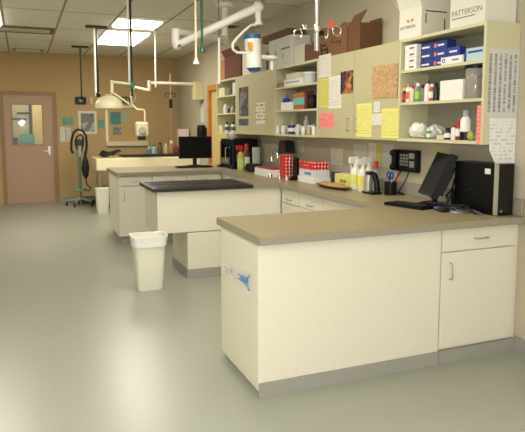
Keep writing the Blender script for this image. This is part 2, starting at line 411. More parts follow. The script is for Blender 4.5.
m_ = MB(); m_.tube([EC, ED], .036, 14, r2=.028); m_.lathe((ED.x, ED.y, ED.z - .02), [(.045, 0), (.045, .02), (.03, .04)], 14); m_.build('wrist', WHITE, t, smooth=True)
hk = [q(x, y, 5.7) for x, y in ((256, 25), (251, 25), (244, 31), (237, 38), (232.5, 44), (233, 49.5), (237, 52.5), (246, 53))]
MB().tube(hk, .014, 10).build('hook_tube', WHITE, t, smooth=True)
CT, CB = q(252.5, 38, 5.7), q(254, 68, 5.7)
MB().tube([CT, CB], .083, 24).build('head_cylinder', WHITE, t, smooth=True)
dv = (CB - CT).normalized()
m_ = MB(); m_.tube([CT - dv * .03, CT + dv * .012], .086, 24); m_.build('blue_cap', BLUE, t, smooth=True)
m_ = MB(); m_.tube([CB - dv * .005, CB + dv * .012, CB + dv * .035], .08, 24, r2=.05); m_.build('blue_cap', BLUE, t, smooth=True)
lb = q(250.5, 46, 5.6); MB().box(lb.x - .022, lb.y - .003, lb.z - .035, lb.x + .022, lb.y + .02, lb.z + .035).build('warning_label', mat('amber_label', (224, 168, 40), .5), t)
hn = MB(); hn.tube([q(260, 57, 5.7), q(268, 57, 5.7)], .022, 12); cp = q(271, 58, 5.7); hn.ball(cp, .09, 1, .9, .34, 18); hn.tube([q(272, 60, 5.7), q(272, 70, 5.7)], .018, 10)
hn.build('pointer_cone', WHITE, t, smooth=True)

# hanging IV bar
IY = 4.2
i0 = on_y(317, 51, IY); ib = on_y(317, 29, IY)
t = thing('hanging_drip_bar', 'steel drip bag bar with curled hooks hanging from the ceiling', 'drip bar', (i0.x, IY, H))
MB().tube([(i0.x, IY, H), (i0.x, IY, i0.z)], .021, 14).build('tube', STEEL, t, smooth=True)
MB().lathe((i0.x, IY, ib.z - .03), [(.024, 0), (.028, .01), (.028, .05), (.024, .06)], 14).build('collar', CHROME, t)
def curl(c, r, a0, a1, Y, n=14): return [Vector((c.x + r * math.cos(a0 + (a1 - a0) * k / n), Y, c.z + r * math.sin(a0 + (a1 - a0) * k / n))) for k in range(n + 1)]
lc = on_y(298, 34, IY); rc = on_y(337, 31, IY)
MB().tube([ib, on_y(306, 29, IY)] + curl(lc, .035, .5 * PI, 2.25 * PI, IY), .0055).build('hook', CHROME, t, smooth=True)
MB().tube([ib, on_y(330, 27, IY)] + curl(rc, .038, .6 * PI, -1.2 * PI, IY), .0055).build('hook', CHROME, t, smooth=True)
MB().tube([on_y(306, 30, IY), on_y(306, 24, IY), on_y(303, 25, IY), on_y(304, 28, IY)], .005).build('hook', CHROME, t, smooth=True)
MB().tube([on_y(328, 29, IY), on_y(328, 36, IY), on_y(326, 39, IY), on_y(325, 36, IY)], .005).build('hook', CHROME, t, smooth=True)
MB().box(i0.x + .015, IY - .03, ib.z - .05, i0.x + .045, IY + .0, ib.z - .015).build('clamp', BLACK, t)

# ------------------------------------------------------------------ worktop and base cabinets
XW_ = XR - .002
poly = [(1.13, 2.80), (XW_, 2.80), (XW_, 8.30), (1.06, 8.30), (1.06, 7.33), (2.40, 7.33), (2.40, 6.10), (2.12, 6.10), (2.12, 5.42), (2.40, 5.42), (2.40, 3.54), (1.13, 3.54)]
wt = thing('worktop', 'speckled tan laminate worktop running along the right wall with two arms', 'worktop', (2.0, 3.2, .87))
MB().prism(poly, .899, .912).build('top_surface', TOP, wt)
MB().prism(poly, .868, .899).build('front_edge', TOPEDGE, wt)
bs = MB().box(XR - .03, 2.83, .912, XR - .002, 8.30, 1.02, .006); bs.build('backsplash', TOPEDGE, wt)

def pull_y(b, x, y, z, L=.1, vert=False, parent=None):      # wire pull on a face looking to -Y
    d_ = Vector((0, 0, L / 2)) if vert else Vector((L / 2, 0, 0)); c = Vector((x, y, z)); o = Vector((0, -.028, 0))
    return MB().tube([c - d_, c - d_ + o * .8, c - d_ * .8 + o, c + d_ * .8 + o, c + d_ + o * .8, c + d_], .0045).build('handle', STEEL, parent, smooth=True)
def pull_x(x, y, z, L=.1, vert=False, parent=None):         # on a face looking to -X
    d_ = Vector((0, 0, L / 2)) if vert else Vector((0, L / 2, 0)); c = Vector((x, y, z)); o = Vector((-.028, 0, 0))
    return MB().tube([c - d_, c - d_ + o * .8, c - d_ * .8 + o, c + d_ * .8 + o, c + d_ + o * .8, c + d_], .0045).build('handle', STEEL, parent, smooth=True)

ZT = .866
t = thing('base_cabinet', 'plain cream end cabinet with the blue clip on its side, nearest the viewer', 'cabinet', (1.75, 3.17, 0))
MB().box(1.145, 2.86, .04, 2.36, 3.50, ZT, .002).build('body', CREAM, t)
MB().box(1.165, 2.861, 0, 2.36, 3.48, .0395).box(1.147, 2.850, 0, 2.36, 2.8595, .085).build('vinyl_base', KICK, t)
t = thing('base_cabinet', 'cream cabinet with one drawer over one door beside the near wall corner', 'cabinet', (2.68, 3.17, 0))
MB().box(2.364, 2.875, 0, XR - .002, 3.50, ZT).build('body', CREAM, t)
MB().box(2.364, 2.85, 0, XR - .014, 2.8745, .085).build('vinyl_base', KICK, t)
dr = MB().box(2.368, 2.857, .72, 2.955, 2.8745, .858, .002).build('drawer', CREAM, t); pull_y(None, 2.665, 2.857, .79, .1, parent=dr)
dr = MB().box(2.368, 2.857, .1, 2.955, 2.8745, .712, .002).build('door', CREAM, t); pull_y(None, 2.43, 2.857, .595, .1, True, parent=dr)
for (y0, y1, lb) in ((3.52, 4.525, 'wide cream drawer cabinet under the worktop behind the near cabinet'), (4.53, 5.025, 'cream drawer cabinet in the middle of the run under the spray bottles'), (5.03, 5.44, 'narrow cream drawer cabinet touching the tub table front')):
    t = thing('base_cabinet', lb, 'cabinet', (2.72, (y0 + y1) / 2, 0), 'drawer cabinets along the right wall')
    MB().box(2.455, y0, 0, XR - .002, y1, ZT).build('body', CREAM, t)
    MB().box(2.445, y0, 0, 2.4545, y1, .095).build('vinyl_base', KICK, t)
    dr = MB().box(2.437, y0 + .004, .72, 2.4545, y1 - .004, .858, .002).build('drawer', CREAM, t); pull_x(2.437, (y0 + y1) / 2, .76, .1, parent=dr)
    dr = MB().box(2.437, y0 + .004, .1, 2.4545, y1 - .004, .712, .002).build('door', CREAM, t); pull_x(2.437, y0 + .08, .6, .1, True, parent=dr)
t = thing('base_cabinet', 'cream wall cabinet between the tub table and the middle worktop', 'cabinet', (2.72, 6.7, 0))
MB().box(2.455, 6.07, 0, XR - .002, 7.375, ZT).build('body', CREAM, t)
for y0 in (6.08, 6.73): 
    dr = MB().box(2.437, y0, .1, 2.4545, y0 + .64, .858, .002).build('door', CREAM, t); pull_x(2.437, y0 + .08, .7, .1, True, parent=dr)
# middle arm cabinet
t = thing('base_cabinet', 'cream cabinet with a row of drawers under the flat monitor', 'cabinet', (1.8, 8.0, 0))
MB().box(1.085, 7.4105, .095, XR - .002, 8.25, ZT).build('body', CREAM, t)
MB().box(1.115, 7.43, 0, 2.43, 8.22, .0945).build('vinyl_base', KICK, t)
for x0, x1 in ((1.09, 1.495), (1.51, 1.945), (1.96, 2.42)):
    dr = MB().box(x0, 7.382, .745, x1, 7.41, .858, .002).build('drawer', CREAM, t); pull_y(None, (x0 + x1) / 2, 7.382, .80, .1, parent=dr)
    dr = MB().box(x0, 7.382, .1, x1, 7.41, .730, .002).build('door', CREAM, t); pull_y(None, x0 + .06, 7.382, .6, .1, True, parent=dr)

# tub table (second arm)
t = thing('tub_table', 'cream tub table with a black grated top over a narrower cabinet', 'treatment table', (1.7, 5.75, 0))
MB().box(1.155, 5.45, .465, 2.435, 6.06, .866, .003).build('tub_box', CREAM, t)
bt = MB().box(1.11, 5.41, .872, 2.118, 6.11, .905, .004).build('black_top', mat('black_top', (42, 38, 36), .35), t)
g = MB()
for k in range(40): g.box(1.16 + k * .0232, 5.46, .905, 1.166 + k * .0232, 6.06, .909)
for yy in (5.45, 5.75, 6.05): g.box(1.15, yy, .905, 2.08, yy + .012, .911)
g.build('grate', mat('grate_grey', (58, 54, 52), .35), bt)
MB().box(1.445, 5.452, 0, 2.435, 6.06, .457, .002).build('lower_cabinet', CREAM, t)
MB().box(1.435, 5.441, 0, 2.435, 5.4515, .095).box(1.435, 5.4515, 0, 1.4445, 6.06, .095).build('vinyl_base', KICK, t)

# far wet table
t = thing('wet_table', 'cream shallow sink table in front of the back wall', 'treatment table', (2.1, 10.7, 0))
MB().box(1.15, 10.3, .72, XR - .002, 11.15, .925, .01).build('sink_box', IVORY, t)
MB().box(1.17, 10.34, .925, XR - .03, 11.1, .932).build('sink_top', mat('sink_top', (196, 180, 130), .4), t)
MB().box(1.75, 10.34, 0, XR - .002, 11.1, .7195, .003).build('lower_cabinet', CREAM, t)
for lx, ly in ((1.22, 10.36), (1.22, 11.08)): MB().tube([(lx, ly, 0), (lx, ly, .72)], .02).build('leg', STEEL, t)
MB().tube([(1.45, 10.7, .72), (1.45, 10.7, .5), (1.5, 10.7, .42), (1.6, 10.7, .42), (1.75, 10.7, .5)], .03).build('drain_pipe', DARKM, t)
tag(MB().box(1.62, 10.5, .933, 2.75, 10.95, .96, .008).build('table_mat', BLACKR, at=(2.2, 10.7, .933)), 'black mat lying on the far sink table', 'mat')
hs = MB()
for k in range(4):
    cx_, cz_ = 1.36 + .03 * k, .969 + .022 * k
    hs.tube([Vector((cx_ + (.12 + .01 * k) * math.cos(2 * PI * j / 16), 10.6 + .1 * math.sin(2 * PI * j / 16), cz_ + .02 * math.sin(j))) for j in range(17)], .014, 6)
tag(hs.build('hose_coil', BLACKR, at=(1.4, 10.6, .933), smooth=True), 'coiled black hose heaped on the left end of the far sink table', 'hose')
bk = MB().lathe((1.32, 10.75, 0), [(.1, 0), (.1, .02), (.07, .22), (.06, .30), (.03, .34), (.03, .42)], 14)
tag(bk.build('detergent_jug', mat('jug_grey', (120, 116, 104), .5), at=(1.32, 10.75, 0)), 'grey jug standing under the far sink table behind the small bin', 'jug')

# bins
def bin_thing(label, x, y, h, w, d_, liner, mm):
    t = thing('waste_bin', label, 'bin', (x, y, 0), 'white waste bins')
    def rr(hw, hd, z, r): 
        out = []
        for cx_, cy_, a0 in ((hw - r, hd - r, 0), (-hw + r, hd - r, .5 * PI), (-hw + r, -hd + r, PI), (hw - r, -hd + r, 1.5 * PI)):
            for k in range(5): a = a0 + .5 * PI * k / 4; out.append((x + cx_ + r * math.cos(a), y + cy_ + r * math.sin(a), z))
        return out
    a, b = w / 2, d_ / 2
    prof = [(.74, 0.0), (.78, .02), (.93, h * .84), (.98, h * .85), (.98, h * .93), (1.02, h * .97), (1.05, h), (1.0, h), (.92, h * .9), (.72, .03)]
    MB().ring_stack([rr(a * s_, b * s_, z, .05 * s_) for s_, z in prof]).build('bin_body', mm, t, smooth=True)
    if liner:
        lp = [(.985, h * .82), (1.0, h * .86), (1.02, h * .93), (1.07, h * .985), (1.07, h + .006), (1.0, h + .006), (.94, h * .9)]
        random.seed(7)
        rings = []
        for s_, z in lp: rings.append([(p[0], p[1], z + (random.uniform(-.008, .004) if z < h * .84 else 0)) for p in rr(a * s_ + .003, b * s_ + .003, z, .05)])
        MB().ring_stack(rings, cap=False).build('bin_liner', mat('liner_white', (236, 236, 228), .5), t, smooth=True)
BINW = mat('bin_white', (226, 224, 206), .45)
bin_thing('white plastic waste bin with a folded liner at the end of the tub table', 1.03, 5.275, .50, .30, .23, True, BINW)
bin_thing('small white waste bin under the far sink table end', 1.22, 10.2, .43, .24, .22, False, BINW)

# clips stuck to the near cabinet side
def clip(label, yc, zc, m, s):
    t = thing('wall_clip', label, 'clip', (1.14, yc, zc))
    mb = MB().box(1.128, yc - .03 * s, zc - .018 * s, 1.1445, yc + .07 * s, zc + .018 * s, .005)
    mb.build('clip_body', m, t)
    for sg in (-1, 1):
        MB().tube([(1.131, yc - .02 * s, zc + sg * .010 * s), (1.126, yc - .07 * s, zc + sg * .026 * s), (1.132, yc - .085 * s, zc + sg * .05 * s)], .006 * s, 8).build('arm', m, t, smooth=True)
        MB().tube([(1.128, yc + .06 * s, zc + sg * .013 * s), (1.13, yc + .12 * s, zc + sg * .014 * s)], .005 * s, 8).build('prong', m, t, smooth=True)
clip('blue four-legged clip stuck on the near cabinet side', 3.035, .625, mat('clip_blue', (86, 132, 182), .35), .85)
clip('clear white four-legged clip stuck left of the blue one', 3.31, .622, mat('clip_clear', (214, 216, 208), .3, trans=.3), .8)

# ------------------------------------------------------------------ wall cupboards
UX, UB, UT = 2.72, 1.375, 2.15
def open_shelf(label, y0, y1, shelves, xin=UX):
    t = thing('open_wall_shelf', label, 'shelf unit', (XR - .14, (y0 + y1) / 2, UB), 'open wall shelf units')
    b = MB(); w = .022
    b.box(UX, y0, UB, XR - .002, y0 + w, UT).box(UX, y1 - w, UB, XR - .002, y1, UT)
    b.box(UX, y0 + w, UB, XR - .002, y1 - w, UB + w).box(UX, y0 + w, UT - w, XR - .002, y1 - w, UT)
    b.build('carcass', EDGE, t)
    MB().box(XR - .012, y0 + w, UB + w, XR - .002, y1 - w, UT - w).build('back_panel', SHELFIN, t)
    for z in shelves: MB().box(UX + .003, y0 + w, z - .02, XR - .012, y1 - w, z).build('shelf', EDGE, t)
    return t
SA = (1.672, 1.915)
open_shelf('near open shelf unit holding blue cartons, bottles and a jar', 2.935, 3.855, SA)
SC = (1.665, 1.925)
open_shelf('middle open shelf unit holding plastic bags and small boxes', 5.2, 6.27, SC)
SE = (1.67, 1.92)
open_shelf('far open shelf unit beside the orange wood door', 7.6, 8.46, SE)
def wall_cupboard(label, y0, y1, seams, handles):
    t = thing('wall_cupboard', label, 'cupboard', (XR - .14, (y0 + y1) / 2, UB), 'closed wall cupboards')
    MB().box(UX + .02, y0, UB, XR - .002, y1, UT).build('body', CREAM2, t)
    ys = [y0] + seams + [y1]; ds = []
    for a, b in zip(ys, ys[1:]): ds.append(MB().box(UX, a + .003, UB + .003, UX + .0195, b - .003, UT - .003, .002).build('door', CREAM2, t))
    for (yy, i) in handles: pull_x(UX, yy, UB + .13, .11, True, parent=ds[i])
wall_cupboard('wall cupboard with yellow sheets and a cork square on its doors', 3.858, 5.197, [4.52], [(4.46, 0), (4.60, 1)])
wall_cupboard('wall cupboard with a dark photo strip, behind the white cylinder', 6.273, 7.597, [], [])

# sheets on cupboard doors and walls
def sheet(name, label, cat, px, m, x=UX, group=None, th=.002):
    a = on_x(px[0], px[1], x); b = on_x(px[2], px[3], x); b2 = on_x(px[2], px[1], x)
    y0, y1 = sorted((a.y, b.y)); zt = (a.z + b2.z) / 2; zb = b.z
    zt = a.z
    o = MB().box(x - th - .0005, y0, min(zt, zb), x - .0005, y1, max(zt, zb)).build(name, m, at=(x, (y0 + y1) / 2, min(zt, zb)))
    return tag(o, label, cat, group)
PW = printed('printed_white', (216, 213, 200), (164, 160, 154), 22, 60)
PY = printed('printed_yellow', (224, 216, 126), (168, 160, 76), 22, 60)
PO = printed('printed_olive', (206, 197, 100), (156, 148, 68), 24, 50)
PP = printed('printed_pink', (238, 136, 130), (190, 96, 96), 9, 24)
sheet('paper_sheet', 'white printed sheet at the top corner of the cupboard beside the middle shelf unit', 'sheet', (319, 56, 331, 76), PW)
sheet('paper_sheet', 'long olive yellow sheet beside the middle shelf unit', 'sheet', (318.6, 79.5, 328, 107), PO)
sheet('paper_sheet', 'tall white sheet right of the olive yellow one', 'sheet', (329, 77, 341.5, 108), PW)
sheet('photo_print', 'small dark orange picture high on the cupboard door', 'picture', (341, 72, 353, 93), patchy('picture_orange', [(70, 40, 30), (150, 84, 40), (190, 130, 60), (60, 34, 60)], 22))
sheet('paper_note', 'pink square note low on the cupboard door', 'note', (320, 113, 333.5, 128), PP)
sheet('paper_sheet', 'bright yellow sheet right of the cupboard handles', 'sheet', (357, 104, 371.5, 137), PY)
sheet('paper_sheet', 'bright yellow sheet next to the near shelf unit', 'sheet', (382, 109, 398, 138.5), PY)
sheet('paper_note', 'small white note above another between the yellow sheets', 'note', (374, 102, 380, 112), PW)
sheet('paper_note', 'white note tucked between the two bright yellow sheets', 'note', (372, 114, 381.5, 125), PW)
o = sheet('cork_square', 'tan cork square with uneven edges on the cupboard door', 'cork board', (373, 67, 397.5, 97), CORK, th=.006)
t_ = 0
sheet('photo_strip', 'dark strip of nine small photos on the far cupboard', 'photos', (239, 88, 248.5, 116), patchy('photo_strip', [(60, 60, 66), (90, 70, 70), (40, 46, 54), (120, 110, 100)], 14))
sheet('photo_print', 'dark small print under the strip of photos', 'picture', (239, 119, 248.5, 125.5), patchy('photo_dark', [(70, 84, 84), (50, 60, 66)], 10))
sheet('paper_sheet', 'pale sheet with small figures on the far cupboard', 'sheet', (256, 103, 265, 124), printed('printed_pale', (214, 210, 186), (110, 110, 90), 6, 8))
# on the wall between worktop and cupboards
XW = XR
sheet('paper_sheet', 'first wall sheet left of the spray bottles, under the cupboards', 'sheet', (331, 148, 343, 166), PW, XW)
sheet('paper_sheet', 'wide faded wall sheet behind the spray bottles', 'sheet', (354, 144, 367, 165), printed('printed_grey', (200, 198, 190), (160, 158, 156), 12, 20), XW)
sheet('paper_sheet', 'white wall sheet above the label maker', 'sheet', (369, 143, 376, 168), PW, XW)
sheet('paper_sheet', 'narrow yellowish wall strip right of the spray bottles', 'sheet', (377.5, 143, 381.5, 166), PO, XW)
sheet('paper_sheet', 'printed wall sheet left of the black telephone', 'sheet', (383, 144, 393, 168), MATS['printed_grey'], XW)
sheet('paper_note', 'yellowish note on the wall above the tilted monitor', 'note', (434, 147, 450, 160), mat('note_olive', (190, 186, 130), .7), XW)
sheet('paper_sheet', 'pale sheets on the wall above the red dotted boxes', 'sheet', (291, 140, 304, 152), MATS['printed_grey'], XW)
sheet('paper_strip', 'long pale strip hanging on the wall past the far shelf unit', 'sheet', (200.5, 104, 204, 122), PW, XW)
# two hanging sheets on the end panel of the near shelf unit (faces -Y)
YE = 2.935
def sheet_y(name, label, cat, px, m, y, th=.002):
    a = on_y(px[0], px[1], y); b = on_y(px[2], px[3], y)
    o = MB().box(a.x, y - th - .0005, b.z, b.x, y - .0005, a.z).build(name, m, at=((a.x + b.x) / 2, y, b.z)); return tag(o, label, cat)
CH = printed('chart_grey', (198, 195, 188), (140, 134, 136), 6, 70, .45, vert=True)
sheet_y('paper_chart', 'large grey printed chart on the end panel of the near shelf unit', 'chart', (490, 48, 516.5, 117), CH, YE)
a = on_y(489, 118, YE); b = on_y(514, 163, YE); c_ = on_y(491.5, 155, YE)
tag(MB().prism([(a.x, a.z), (a.x + .01, c_.z + .03), (c_.x + .03, b.z), (b.x, b.z), (b.x, a.z)], YE - .0045, YE - .003, axis='y').build('paper_chart', printed('chart_pale', (222, 220, 216), (196, 192, 190), 12, 9), at=(a.x, YE, b.z)), 'paler blank sheet hanging below the grey chart', 'chart')

# ------------------------------------------------------------------ boxes on top of the cupboards
def carton(name, label, cat, x0, y0, x1, y1, z0, h, m, flaps=None, group=None):
    t = thing(name, label, cat, ((x0 + x1) / 2, (y0 + y1) / 2, z0), group)
    w = .005; b = MB()
    if flaps is None:
        b.box(x0, y0, z0, x1, y1, z0 + h, .003); b.build('box_body', m, t)
    else:
        b.box(x0, y0, z0, x1, y1, z0 + w).box(x0, y0, z0 + w, x0 + w, y1, z0 + h).box(x1 - w, y0, z0 + w, x1, y1, z0 + h)
        b.box(x0 + w, y0, z0 + w, x1 - w, y0 + w, z0 + h).box(x0 + w, y1 - w, z0 + w, x1 - w, y1, z0 + h)
        b.build('box_body', m, t)
        for side, L, ang in flaps:
            M_ = None
            if side == '-x': M_ = Matrix.Translation((x0, 0, z0 + h)) @ Matrix.Rotation(ang, 4, 'Y'); f = MB(M_).box(-w / 2, y0, 0, w / 2, y1, L)
            if side == '+x': M_ = Matrix.Translation((x1, 0, z0 + h)) @ Matrix.Rotation(ang, 4, 'Y'); f = MB(M_).box(-w / 2, y0, 0, w / 2, y1, L)
            if side == '-y': M_ = Matrix.Translation((0, y0, z0 + h)) @ Matrix.Rotation(ang, 4, 'X'); f = MB(M_).box(x0, -w / 2, 0, x1, w / 2, L)
            if side == '+y': M_ = Matrix.Translation((0, y1, z0 + h)) @ Matrix.Rotation(ang, 4, 'X'); f = MB(M_).box(x0, -w / 2, 0, x1, w / 2, L)
            f.build('flap', m, t)
    return t
ZU = UT + .001
# white carton with leaf mark
t = carton('white_carton', 'open white carton with orange leaf mark on top of the near shelf unit', 'box', 2.725, 3.60, 2.985, 3.87, ZU, .22, CARTON, [('-x', .14, -.35), ('-y', .10, -.15), ('+y', .12, -.75)], 'white cartons on the near shelf unit')
o = text_mesh('box_lettering', 'PATTERSON', .033, (2.7245, 3.855, ZU + .07), (0, -1, 0), (0, 0, 1), INK, t)
lf = MB()
for s_ in (-1, 1): lf.prism([(3.735 + s_ * .004, ZU + .115), (3.735 + s_ * .02, ZU + .138), (3.735 + s_ * .045, ZU + .132), (3.735 + s_ * .03, ZU + .115)], 2.7238, 2.7248, axis='x')
lf.build('leaf_mark', mat('leaf_orange', (196, 120, 40), .6), t)
mk = MB()
def seg(x0, z0, x1, z1, y): 
    mk.box(min(x0, x1), y - .0015, min(z0, z1), max(x0, x1), y, max(z0, z1))
yb = 3.5995
seg(2.76, ZU + .175, 2.95, ZU + .183, yb); seg(2.76, ZU + .09, 2.768, ZU + .16, yb); seg(2.93, ZU + .05, 2.938, ZU + .13, yb)
mk.build('shipping_mark', INK, t)
t = carton('white_carton', 'white carton with grey lettering at the near end of the shelf unit top', 'box', 2.735, 2.97, 2.99, 3.30, ZU, .24, CARTON, [('-x', .12, -.25), ('-y', .12, -.1), ('+y', .1, .2)], 'white cartons on the near shelf unit')
text_mesh('box_lettering', 'PATTERSON', .052, (2.7345, 3.285, ZU + .075), (0, -1, 0), (0, 0, 1), INKG, t)
MB().box(2.733, 3.06, ZU + .055, 2.7349, 3.28, ZU + .062).build('box_stripe', INKG, t)
# brown cartons
def torn(name, label, y0, y1, h, x0=2.76, x1=2.98, seed=1, m=BROWN):
    random.seed(seed); n = 9
    def top(k): return ZU + h + random.uniform(-.015, .022)
    t = thing(name, label, 'box', ((x0 + x1) / 2, (y0 + y1) / 2, ZU), 'brown cartons on the wall cupboard')
    ys = [y0 + (y1 - y0) * k / n for k in range(n + 1)]
    MB().prism([(y0, ZU)] + [(y1, ZU)] + [(yy, top(0)) for yy in reversed(ys)], x0, x0 + .006, axis='x').build('torn_front', m, t)
    MB().box(x0 + .006, y0, ZU, x1, y0 + .006, ZU + h * .9).box(x0 + .006, y1 - .006, ZU, x1, y1, ZU + h * .9).box(x1 - .006, y0 + .006, ZU, x1, y1 - .006, ZU + h * 1.1).box(x0 + .006, y0 + .006, ZU, x1 - .006, y1 - .006, ZU + .006).build('box_body', m, t)
    return t
t = torn('brown_carton', 'brown carton with torn top nearest the open leaf-marked carton', 4.50, 4.70, .265, seed=3)
MB().prism([(4.51, ZU + .24), (4.67, ZU + .25), (4.62, ZU + .31), (4.40, ZU + .335)], 2.767, 2.772, axis='x').build('flap', BROWN, t)
t = torn('brown_carton', 'brown carton with dark scrawl and an orange tag', 4.72, 5.27, .265, seed=5, m=mat('brown_cardboard_b', (120, 84, 56), .85))
o = MB().box(2.752, 4.945, ZU + .255, 2.7585, 5.055, ZU + .33, M=Matrix.Translation((0, 5.0, ZU + .29)) @ Matrix.Rotation(.25, 4, 'X') @ Matrix.Translation((0, -5.0, -ZU - .29))); o.build('orange_tag', ORANGE, t)
mk = MB(); mk.box(2.757, 4.84, ZU + .12, 2.7598, 5.0, ZU + .128).box(2.757, 4.84, ZU + .08, 2.7598, 4.85, ZU + .12).box(2.757, 4.99, ZU + .128, 2.7598, 5.0, ZU + .17); mk.build('scrawl', INK, t)
t = torn('brown_carton', 'shallow brown carton with a black figure beside the white box', 5.29, 5.58, .17, seed=8)
mk = MB(); mk.box(2.757, 5.08, ZU + .07, 2.7598, 5.22, ZU + .085).box(2.757, 5.20, ZU + .03, 2.7598, 5.215, ZU + .14).box(2.757, 5.08, ZU + .03, 2.7598, 5.095, ZU + .1).box(2.757, 5.12, ZU + .11, 2.7598, 5.18, ZU + .13); mk.build('black_figure', mat('black_ink', (16, 16, 16), .7), t)
carton('white_carton', 'small white carton between the brown cartons and the open white box', 'box', 2.77, 5.61, 2.97, 5.86, ZU, .2, mat('carton_b', (206, 200, 182), .8), None, 'white cartons over the middle shelf unit')
t = carton('white_carton', 'open white box with grey marks over the middle shelf unit', 'box', 2.75, 5.88, 2.98, 6.52, ZU, .33, mat('carton_c', (200, 198, 186), .8), None, 'white cartons over the middle shelf unit')
for a_, b_, c_, e_ in ((5.93, .19, 6.16, .21), (6.3, .15, 6.33, .2), (6.1, .1, 6.12, .15)): MB().box(2.748, a_, ZU + b_, 2.7498, c_, ZU + e_).build('printed_mark', INKG, t)
carton('brown_carton', 'flat dark brown carton lying on the white box with grey marks', 'box', 2.76, 6.0, 2.97, 6.75, ZU + .331, .085, mat('brown_dark', (110, 72, 54), .85), None)
carton('white_carton', 'white narrow carton behind the white cylinder', 'box', 2.76, 7.12, 2.97, 7.45, ZU, .3, CARTON, None)
carton('brown_carton', 'dark brown wide carton over the far shelf unit', 'box', 2.76, 7.5, 2.97, 8.2, ZU, .32, mat('brown_red', (104, 62, 44), .85), [('-x', .1, -.5)])
MBx = mat('orange_card', (172, 120, 66), .8)
carton('tan_carton', 'orange brown narrow carton at the far end of the cupboard tops', 'box', 2.78, 8.22, 2.97, 8.44, ZU, .3, MBx, None)
# low box lying over far shelf unit: white roll
tag(MB().lathe((2.83, 7.9, SE[1] + .001), [(.05, 0), (.05, .18)], 16).build('paper_roll', WHITE, at=(2.83, 7.9, SE[1])), 'white paper roll on the top shelf of the far shelf unit', 'roll')

# ------------------------------------------------------------------ near shelf unit contents
def shelf_box(name, label, cat, px0, px1, z0, h, m, xf=2.745, depth=.08, extra=None, group=None):
    y1 = on_x(px0, 90, xf).y; y0 = on_x(px1, 90, xf).y
    t = thing(name, label, cat, (xf + depth / 2, (y0 + y1) / 2, z0), group)
    MB().box(xf, y0, z0, xf + depth, y1, z0 + h, .002).build('box_body', m, t)
    if extra: extra(t, xf, y0, y1, z0, h)
    return t
def stripe(m, f0, f1, zf0, zf1):
    def f(t, xf, y0, y1, z0, h):
        MB().box(xf - .0015, y0 + (y1 - y0) * f0, z0 + h * zf0, xf - .0002, y0 + (y1 - y0) * f1, z0 + h * zf1).build('print', m, t)
    return f
s1, s2, s0 = SA[1] + .001, SA[0] + .001, UB + .023
BW = mat('box_white', (226, 224, 216), .6)
for k, nm in enumerate(('lowest', 'second', 'third', 'topmost')):
    shelf_box('small_carton', nm + ' of the white cartons piled left of the blue ones', 'carton', 404, 415.5, s1 + k * .047, .045, BW, extra=stripe(INKG, .2, .6, .3, .6), group='small white cartons on the near top shelf')
rows = ('bottom', 'middle', 'top')
for r_ in range(3):
    for c_ in range(2):
        a_, b_ = ((416, 431), (431.3, 445.5))[c_]
        shelf_box('glove_carton', f"blue glove carton, {rows[r_]} row, {('left', 'right')[c_]} column of the blue pile", 'carton', a_, b_, s1 + r_ * .062, .060, NAVY, xf=2.785, extra=(lambda t, xf, y0, y1, z0, h: (MB().box(xf - .0015, y0 + .03, z0 + .022, xf - .0002, y1 - .06, z0 + .034).build('white_print', BW, t), MB().lathe((0, 0, 0), [(.012, 0), (.012, .001)]).bm.free(), MB().box(xf - .0015, y1 - .045, z0 + .016, xf - .0002, y1 - .02, z0 + .042).build('red_emblem', mat('emblem_red', (214, 110, 96), .5), t))), group='blue glove cartons')
shelf_box('glove_carton', 'single blue carton resting on the white carton with blue ring', 'carton', 446, 458, s1 + .052, .058, NAVY, xf=2.729, depth=.052, extra=stripe(BW, .2, .8, .4, .6), group='blue glove cartons')
def ringmark(t, xf, y0, y1, z0, h):
    MB().tube([Vector((xf - .001, y1 - .03 + .013 * math.cos(2 * PI * k / 12), z0 + h / 2 + .013 * math.sin(2 * PI * k / 12))) for k in range(13)], .003, 6).build('blue_ring', NAVY, t)
    MB().box(xf - .0015, y0 + .03, z0 + h * .4, xf - .0002, y0 + .1, z0 + h * .6).build('print', INKG, t)
shelf_box('small_carton', 'long white carton with a blue ring in front of the blue pile', 'carton', 440, 461, s1, .05, BW, xf=2.728, depth=.055, extra=ringmark)
shelf_box('small_carton', 'pale blue carton at the near end of the top shelf', 'carton', 465, 482, s1, .085, mat('carton_paleblue', (178, 200, 204), .6), extra=stripe(NAVY, .05, .9, .62, .78))
shelf_box('small_carton', 'narrow dark blue carton beside the pale blue one', 'carton', 462, 464.5, s1, .06, NAVY)

def bottle(name, label, cat, y, z0, r, h, m, capm, x=2.78, shape='round', band=None, group=None, nozzle=False, caph=.18):
    t = thing(name, label, cat, (x, y, z0), group)
    hb = h * (1 - caph)
    MB().lathe((x, y, z0), [(r * .96, 0), (r, .004), (r, hb * .82), (r * .8, hb * .93), (r * .45, hb)], 18).build('bottle_body', m, t, smooth=True)
    if band: MB().lathe((x, y, z0 + hb * .22), [(r + .0008, 0), (r + .0008, hb * .45)], 18, cap=False).build('wrap_label', band, t, smooth=True)
    if nozzle:
        n = MB().lathe((x, y, z0 + hb), [(r * .42, 0), (r * .42, .02), (r * .3, .03)], 12)
        n.box(x - r * 1.5, y - .011, z0 + hb + .03, x + r * .6, y + .011, z0 + h, .004)
        n.build('spray_head', capm, t)
        MB().tube([(x - r * .9, y, z0 + hb + .032), (x - r * 1.1, y, z0 + hb + .005), (x - r * 1.0, y, z0 + hb - .025)], .004).build('trigger', capm, t)
    else:
        MB().lathe((x, y, z0 + hb), [(r * .6, 0), (r * .6, h * caph * .9), (r * .5, h * caph)], 14).build('cap', capm, t, smooth=True)
    return t
def sy(px, x=2.765): return on_x(px, 95, x).y
LIME = mat('lime_label', (150, 210, 60), .5)
